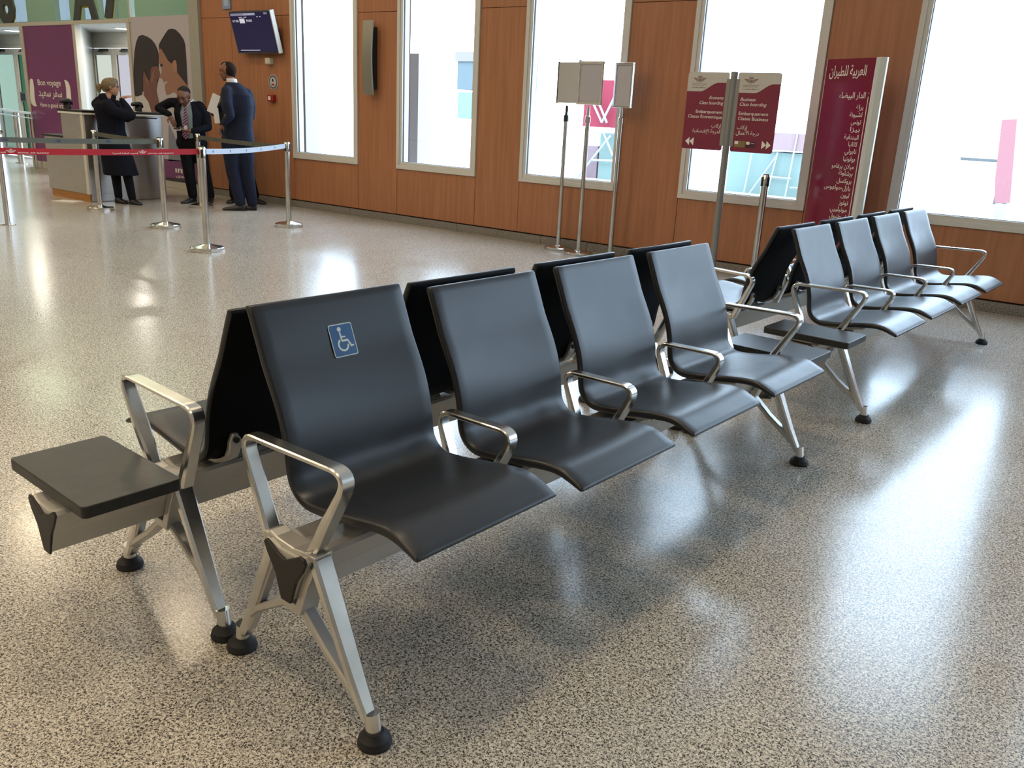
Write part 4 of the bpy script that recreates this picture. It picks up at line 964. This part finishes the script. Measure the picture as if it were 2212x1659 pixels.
bm = nb(); torso(bm, [(.05, .01, .80, .145, .105, 0), (.05, .01, 1.0, .15, .11, 0), (.045, 0, 1.18, .15, .105, 0), (.04, 0, 1.285, .09, .075, 0), (.03, -.01, 1.33, .062, .062, 0)]); fuse('shirt', bm, m_shirtb, t, .009, 4)
bm = nb(); capsule(bm, (-.02, -.055, 1.315), (.045, -.068, 1.28), .016, .016); capsule(bm, (.10, -.045, 1.335), (.045, -.068, 1.28), .016, .016); capsule(bm, (.102, -.02, 1.345), (.10, .03, 1.355), .018, .018); fuse('collar', bm, m_shirt, t, .006, 2)
bm = nb(); prism(bm, [(.025, 1.275), (.062, 1.275), (.058, 1.245), (.070, .90), (.030, .845), (-.012, .895), (.030, 1.245)], lambda p: Vector((p[0], -.135-.008*math.sin((p[1]-.85)*7), p[1])), lambda p: Vector((p[0], -.124-.008*math.sin((p[1]-.85)*7), p[1]))); build('tie', bm, m_tie, t, bevel=.002)
bm = nb()
def half(side):
    pts = []
    for x, y, z, rx, ry in ((.06, .01, .76, .20, .145), (.055, .01, .90, .19, .14), (.05, .01, 1.05, .19, .14), (.045, .0, 1.18, .20, .135), (.04, .0, 1.29, .18, .11), (.035, .01, 1.345, .10, .08)):
        open_ = {.76: .5, .90: .38, 1.05: .42, 1.18: .46, 1.29: .45, 1.345: .5}[z]; R = []
        for k in range(15):
            a = (-math.pi/2+side*(open_+(math.pi-open_)*k/14)); R.append(Vector((x+rx*math.cos(a), y+ry*math.sin(a), z)))
        for k in reversed(range(15)):
            a = (-math.pi/2+side*(open_+(math.pi-open_)*k/14)); R.append(Vector((x+(rx-.022)*math.cos(a), y+(ry-.022)*math.sin(a), z)))
        pts.append(R)
    ring_loft(bm, pts)
half(1); half(-1)
chain(bm, [(-.10, .0, 1.315), (-.20, .0, 1.315), (-.355, -.01, 1.235)], [.068, .062, .056]); chain(bm, [(-.355, -.01, 1.235), (-.25, -.08, 1.19), (-.175, -.125, 1.163)], [.054, .046, .038])
chain(bm, [(.19, .0, 1.285), (.265, .02, 1.17), (.30, -.02, 1.02)], [.070, .064, .055]); chain(bm, [(.30, -.02, 1.02), (.235, -.12, .985), (.155, -.195, .968)], [.054, .046, .038])
fuse('jacket', bm, m_navy, t, .009, 4)
bm = nb(); capsule(bm, (-.03, .01, .80), (.14, .01, .80), .125, .125, flat_=1)
for a, b_, c_ in (((-.02, .0, .80), (.0, -.02, .46), (.03, .0, .10)), ((.14, .02, .80), (.19, .04, .46), (.235, .10, .10))): chain(bm, [a, b_, c_], [.112, .078, .062])
fuse('trousers', bm, m_dark, t, .010, 6)
shoe(t, (.05, .04, 0), (-.06, -.20, 0)); shoe(t, (.24, .14, 0), (.27, -.13, 0))
bm = nb(); capsule(bm, P(-.035, 0, .040), P(-.01, 0, .052), .082, .076); capsule(bm, P(-.05, 0, -.005), P(-.055, 0, -.03), .064, .052); fuse('hair', bm, m_hairg, t, .007, 3)
ph_ = thing('mobile_phone', 'pale phone held by the man with the striped tie', 'phone', (-10.83+(-.005)*.8106-(-.262)*.5856, 7.15+(-.005)*.5856+(-.262)*.8106, .985), PROT)
tmx = Matrix.Rotation(.35, 4, 'X'); build('phone_body', box(nb(), -.072, .030, -.04, .04, -.005, .004, tmx), m_shirt, ph_, bevel=.002); build('phone_glass', box(nb(), -.068, .026, -.036, .036, .004, .006, tmx), m_gasket, ph_)
bm = nb(); prism(bm, roundrect(-.022, .022, -.03, .03, .004), lambda p: Vector((p[0]+.045, -.150, p[1]+1.0)), lambda p: Vector((p[0]+.045, -.146, p[1]+1.0))); build('identity_badge', bm, m_shirt, t)

# --- tall man in a blue suit, back to the window
t = person('tall balding man in a blue suit seen from behind, papers under his left arm', -9.80, 7.15)
bm = nb(); P = head(bm, (-.055, .03, 1.728), (-.95, .18, -.10), s=1.0)
chain(bm, [(-.01, .01, 1.63), (.03, .0, 1.54), (.06, .0, 1.25), (.05, .0, .95)], [.056, .062, .09, .09])
for a, b_, c_ in (((-.02, -.03, .88), (-.01, -.04, .50), (.06, -.03, .09)), ((.12, .05, .88), (.14, .05, .50), (.19, .06, .07))): chain(bm, [a, b_, c_], [.075, .05, .035])
hand(bm, (-.06, -.205, 1.085), (-.45, -.05, -.6), (.7, -.2, -.2), .6, .95, -1); chain(bm, [(.02, -.20, 1.22), (-.06, -.205, 1.09)], [.045, .030])
hand(bm, (-.27, .02, 1.25), (-.2, .3, .7), (.6, -.3, 0), .7, .95, 1)
fuse('body', bm, m_skin2, t, .0065, 4); eyes(P, t)
bm = nb(); torso(bm, [(.02, .01, 1.50, .085, .075, 0), (.005, .01, 1.60, .066, .064, .1), (-.0, .01, 1.645, .064, .062, .1)]); bm2 = bm; fuse('shirt_collar', bm, m_shirt, t, .007, 2)
bm = nb()
torso(bm, [(.055, .0, .865, .205, .15, .1), (.055, .0, .92, .205, .15, .1), (.06, .0, 1.05, .185, .135, .1), (.065, .0, 1.18, .18, .13, .1), (.065, .0, 1.32, .20, .145, .1), (.06, .0, 1.45, .195, .14, .1), (.045, .0, 1.53, .15, .11, .1), (.02, .0, 1.60, .082, .08, .1)])
chain(bm, [(-.02, -.13, 1.49), (.0, -.19, 1.34), (.035, -.20, 1.20)], [.070, .066, .058]); chain(bm, [(.035, -.20, 1.20), (-.02, -.205, 1.14), (-.055, -.205, 1.10)], [.056, .047, .040])
chain(bm, [(.19, .03, 1.47), (.215, .08, 1.33), (.20, .10, 1.20)], [.07, .062, .054])
chain(bm, [(-.06, .12, 1.46), (-.15, .13, 1.32), (-.245, .03, 1.215)], [.066, .058, .05]); chain(bm, [(-.245, .03, 1.215), (-.26, .02, 1.245)], [.045, .036])
fuse('jacket', bm, m_suit, t, .010, 5)
bm = nb(); capsule(bm, (-.01, 0, .90), (.12, 0, .90), .13, .13)
for a, b_, c_ in (((-.03, -.03, .88), (-.02, -.04, .50), (.055, -.03, .10)), ((.12, .05, .88), (.14, .05, .50), (.185, .06, .10))): chain(bm, [a, b_, c_], [.128, .088, .068])
fuse('trousers', bm, m_suit, t, .010, 6)
shoe(t, (.13, -.03, 0), (-.165, -.09, 0)); shoe(t, (.24, .07, 0), (.0, .03, 0))
bm = nb(); capsule(bm, P(-.040, 0, .020), P(-.030, 0, .045), .080, .074); capsule(bm, P(-.055, 0, -.01), P(-.055, 0, -.035), .062, .050); capsule(bm, P(-.02, 0, .06), P(.02, 0, .066), .06, .055); fuse('hair', bm, m_haird, t, .007, 3)
wpos = lambda px, py: (px*.8106-py*.5856-9.80, px*.5856+py*.8106+7.15)
q0 = wpos(-.225, -.03)
pf = thing('paper_folder', 'white papers tucked under the arm of the tall man in blue', 'papers', (q0[0], q0[1], 1.33), PROT)
tmx = Matrix.Rotation(.38, 4, 'Y'); build('sheets', box(nb(), -.055, .050, -.006, .006, -.12, .12, tmx), m_shirt, pf, bevel=.003); build('second_sheet', box(nb(), -.02, .050, -.02, -.010, -.24, -.05, Matrix.Rotation(-.1, 4, 'Y')), m_shirt, pf, bevel=.002)

# --- a fourth person almost hidden behind the tall man
t = person('person in dark clothes behind the tall man, only one black shoe showing', -10.33, 7.78)
bm = nb(); P = head(bm, (-.30, .05, 1.40), (-.9, -.2, 0), s=.92)
chain(bm, [(-.28, .05, 1.31), (-.26, .05, 1.22), (-.22, .05, 1.0), (-.16, .03, .82)], [.05, .055, .08, .08]); chain(bm, [(-.20, 0, .82), (-.24, 0, .45), (-.25, 0, .07)], [.07, .045, .03]); chain(bm, [(-.14, .03, .82), (-.04, .05, .45), (.045, .06, .08)], [.07, .045, .03])
for q in (-1, 1): hand(bm, (-.18+q*.12, .0, .80), (0, -.1, -1), (q*-1, 0, 0), .3, .9, q)
fuse('body', bm, m_skin2, t, .008, 4); eyes(P, t, .92)
bm = nb(); torso(bm, [(-.16, .02, .76, .14, .12, 0), (-.20, .03, .95, .135, .11, 0), (-.25, .05, 1.12, .14, .12, 0), (-.27, .05, 1.22, .11, .09, 0), (-.28, .05, 1.28, .06, .06, 0)])
for q in (-1, 1): chain(bm, [(-.26+q*.11, .05, 1.18), (-.22+q*.13, .04, .98), (-.18+q*.12, .0, .81)], [.055, .048, .04])
fuse('jacket', bm, m_dark, t, .012, 5)
bm = nb(); chain(bm, [(-.20, 0, .82), (-.24, 0, .45), (-.25, 0, .10)], [.10, .07, .055]); chain(bm, [(-.14, .03, .82), (-.04, .05, .45), (.04, .06, .11)], [.10, .07, .055]); fuse('trousers', bm, m_dark, t, .012, 5)
shoe(t, (.0, .08, 0), (.205, -.01, 0)); shoe(t, (-.22, .08, 0), (-.30, -.13, 0))
bm = nb(); capsule(bm, P(-.03, 0, .04), P(.0, 0, .05), .084, .08); fuse('hair', bm, m_haird, t, .009, 3)
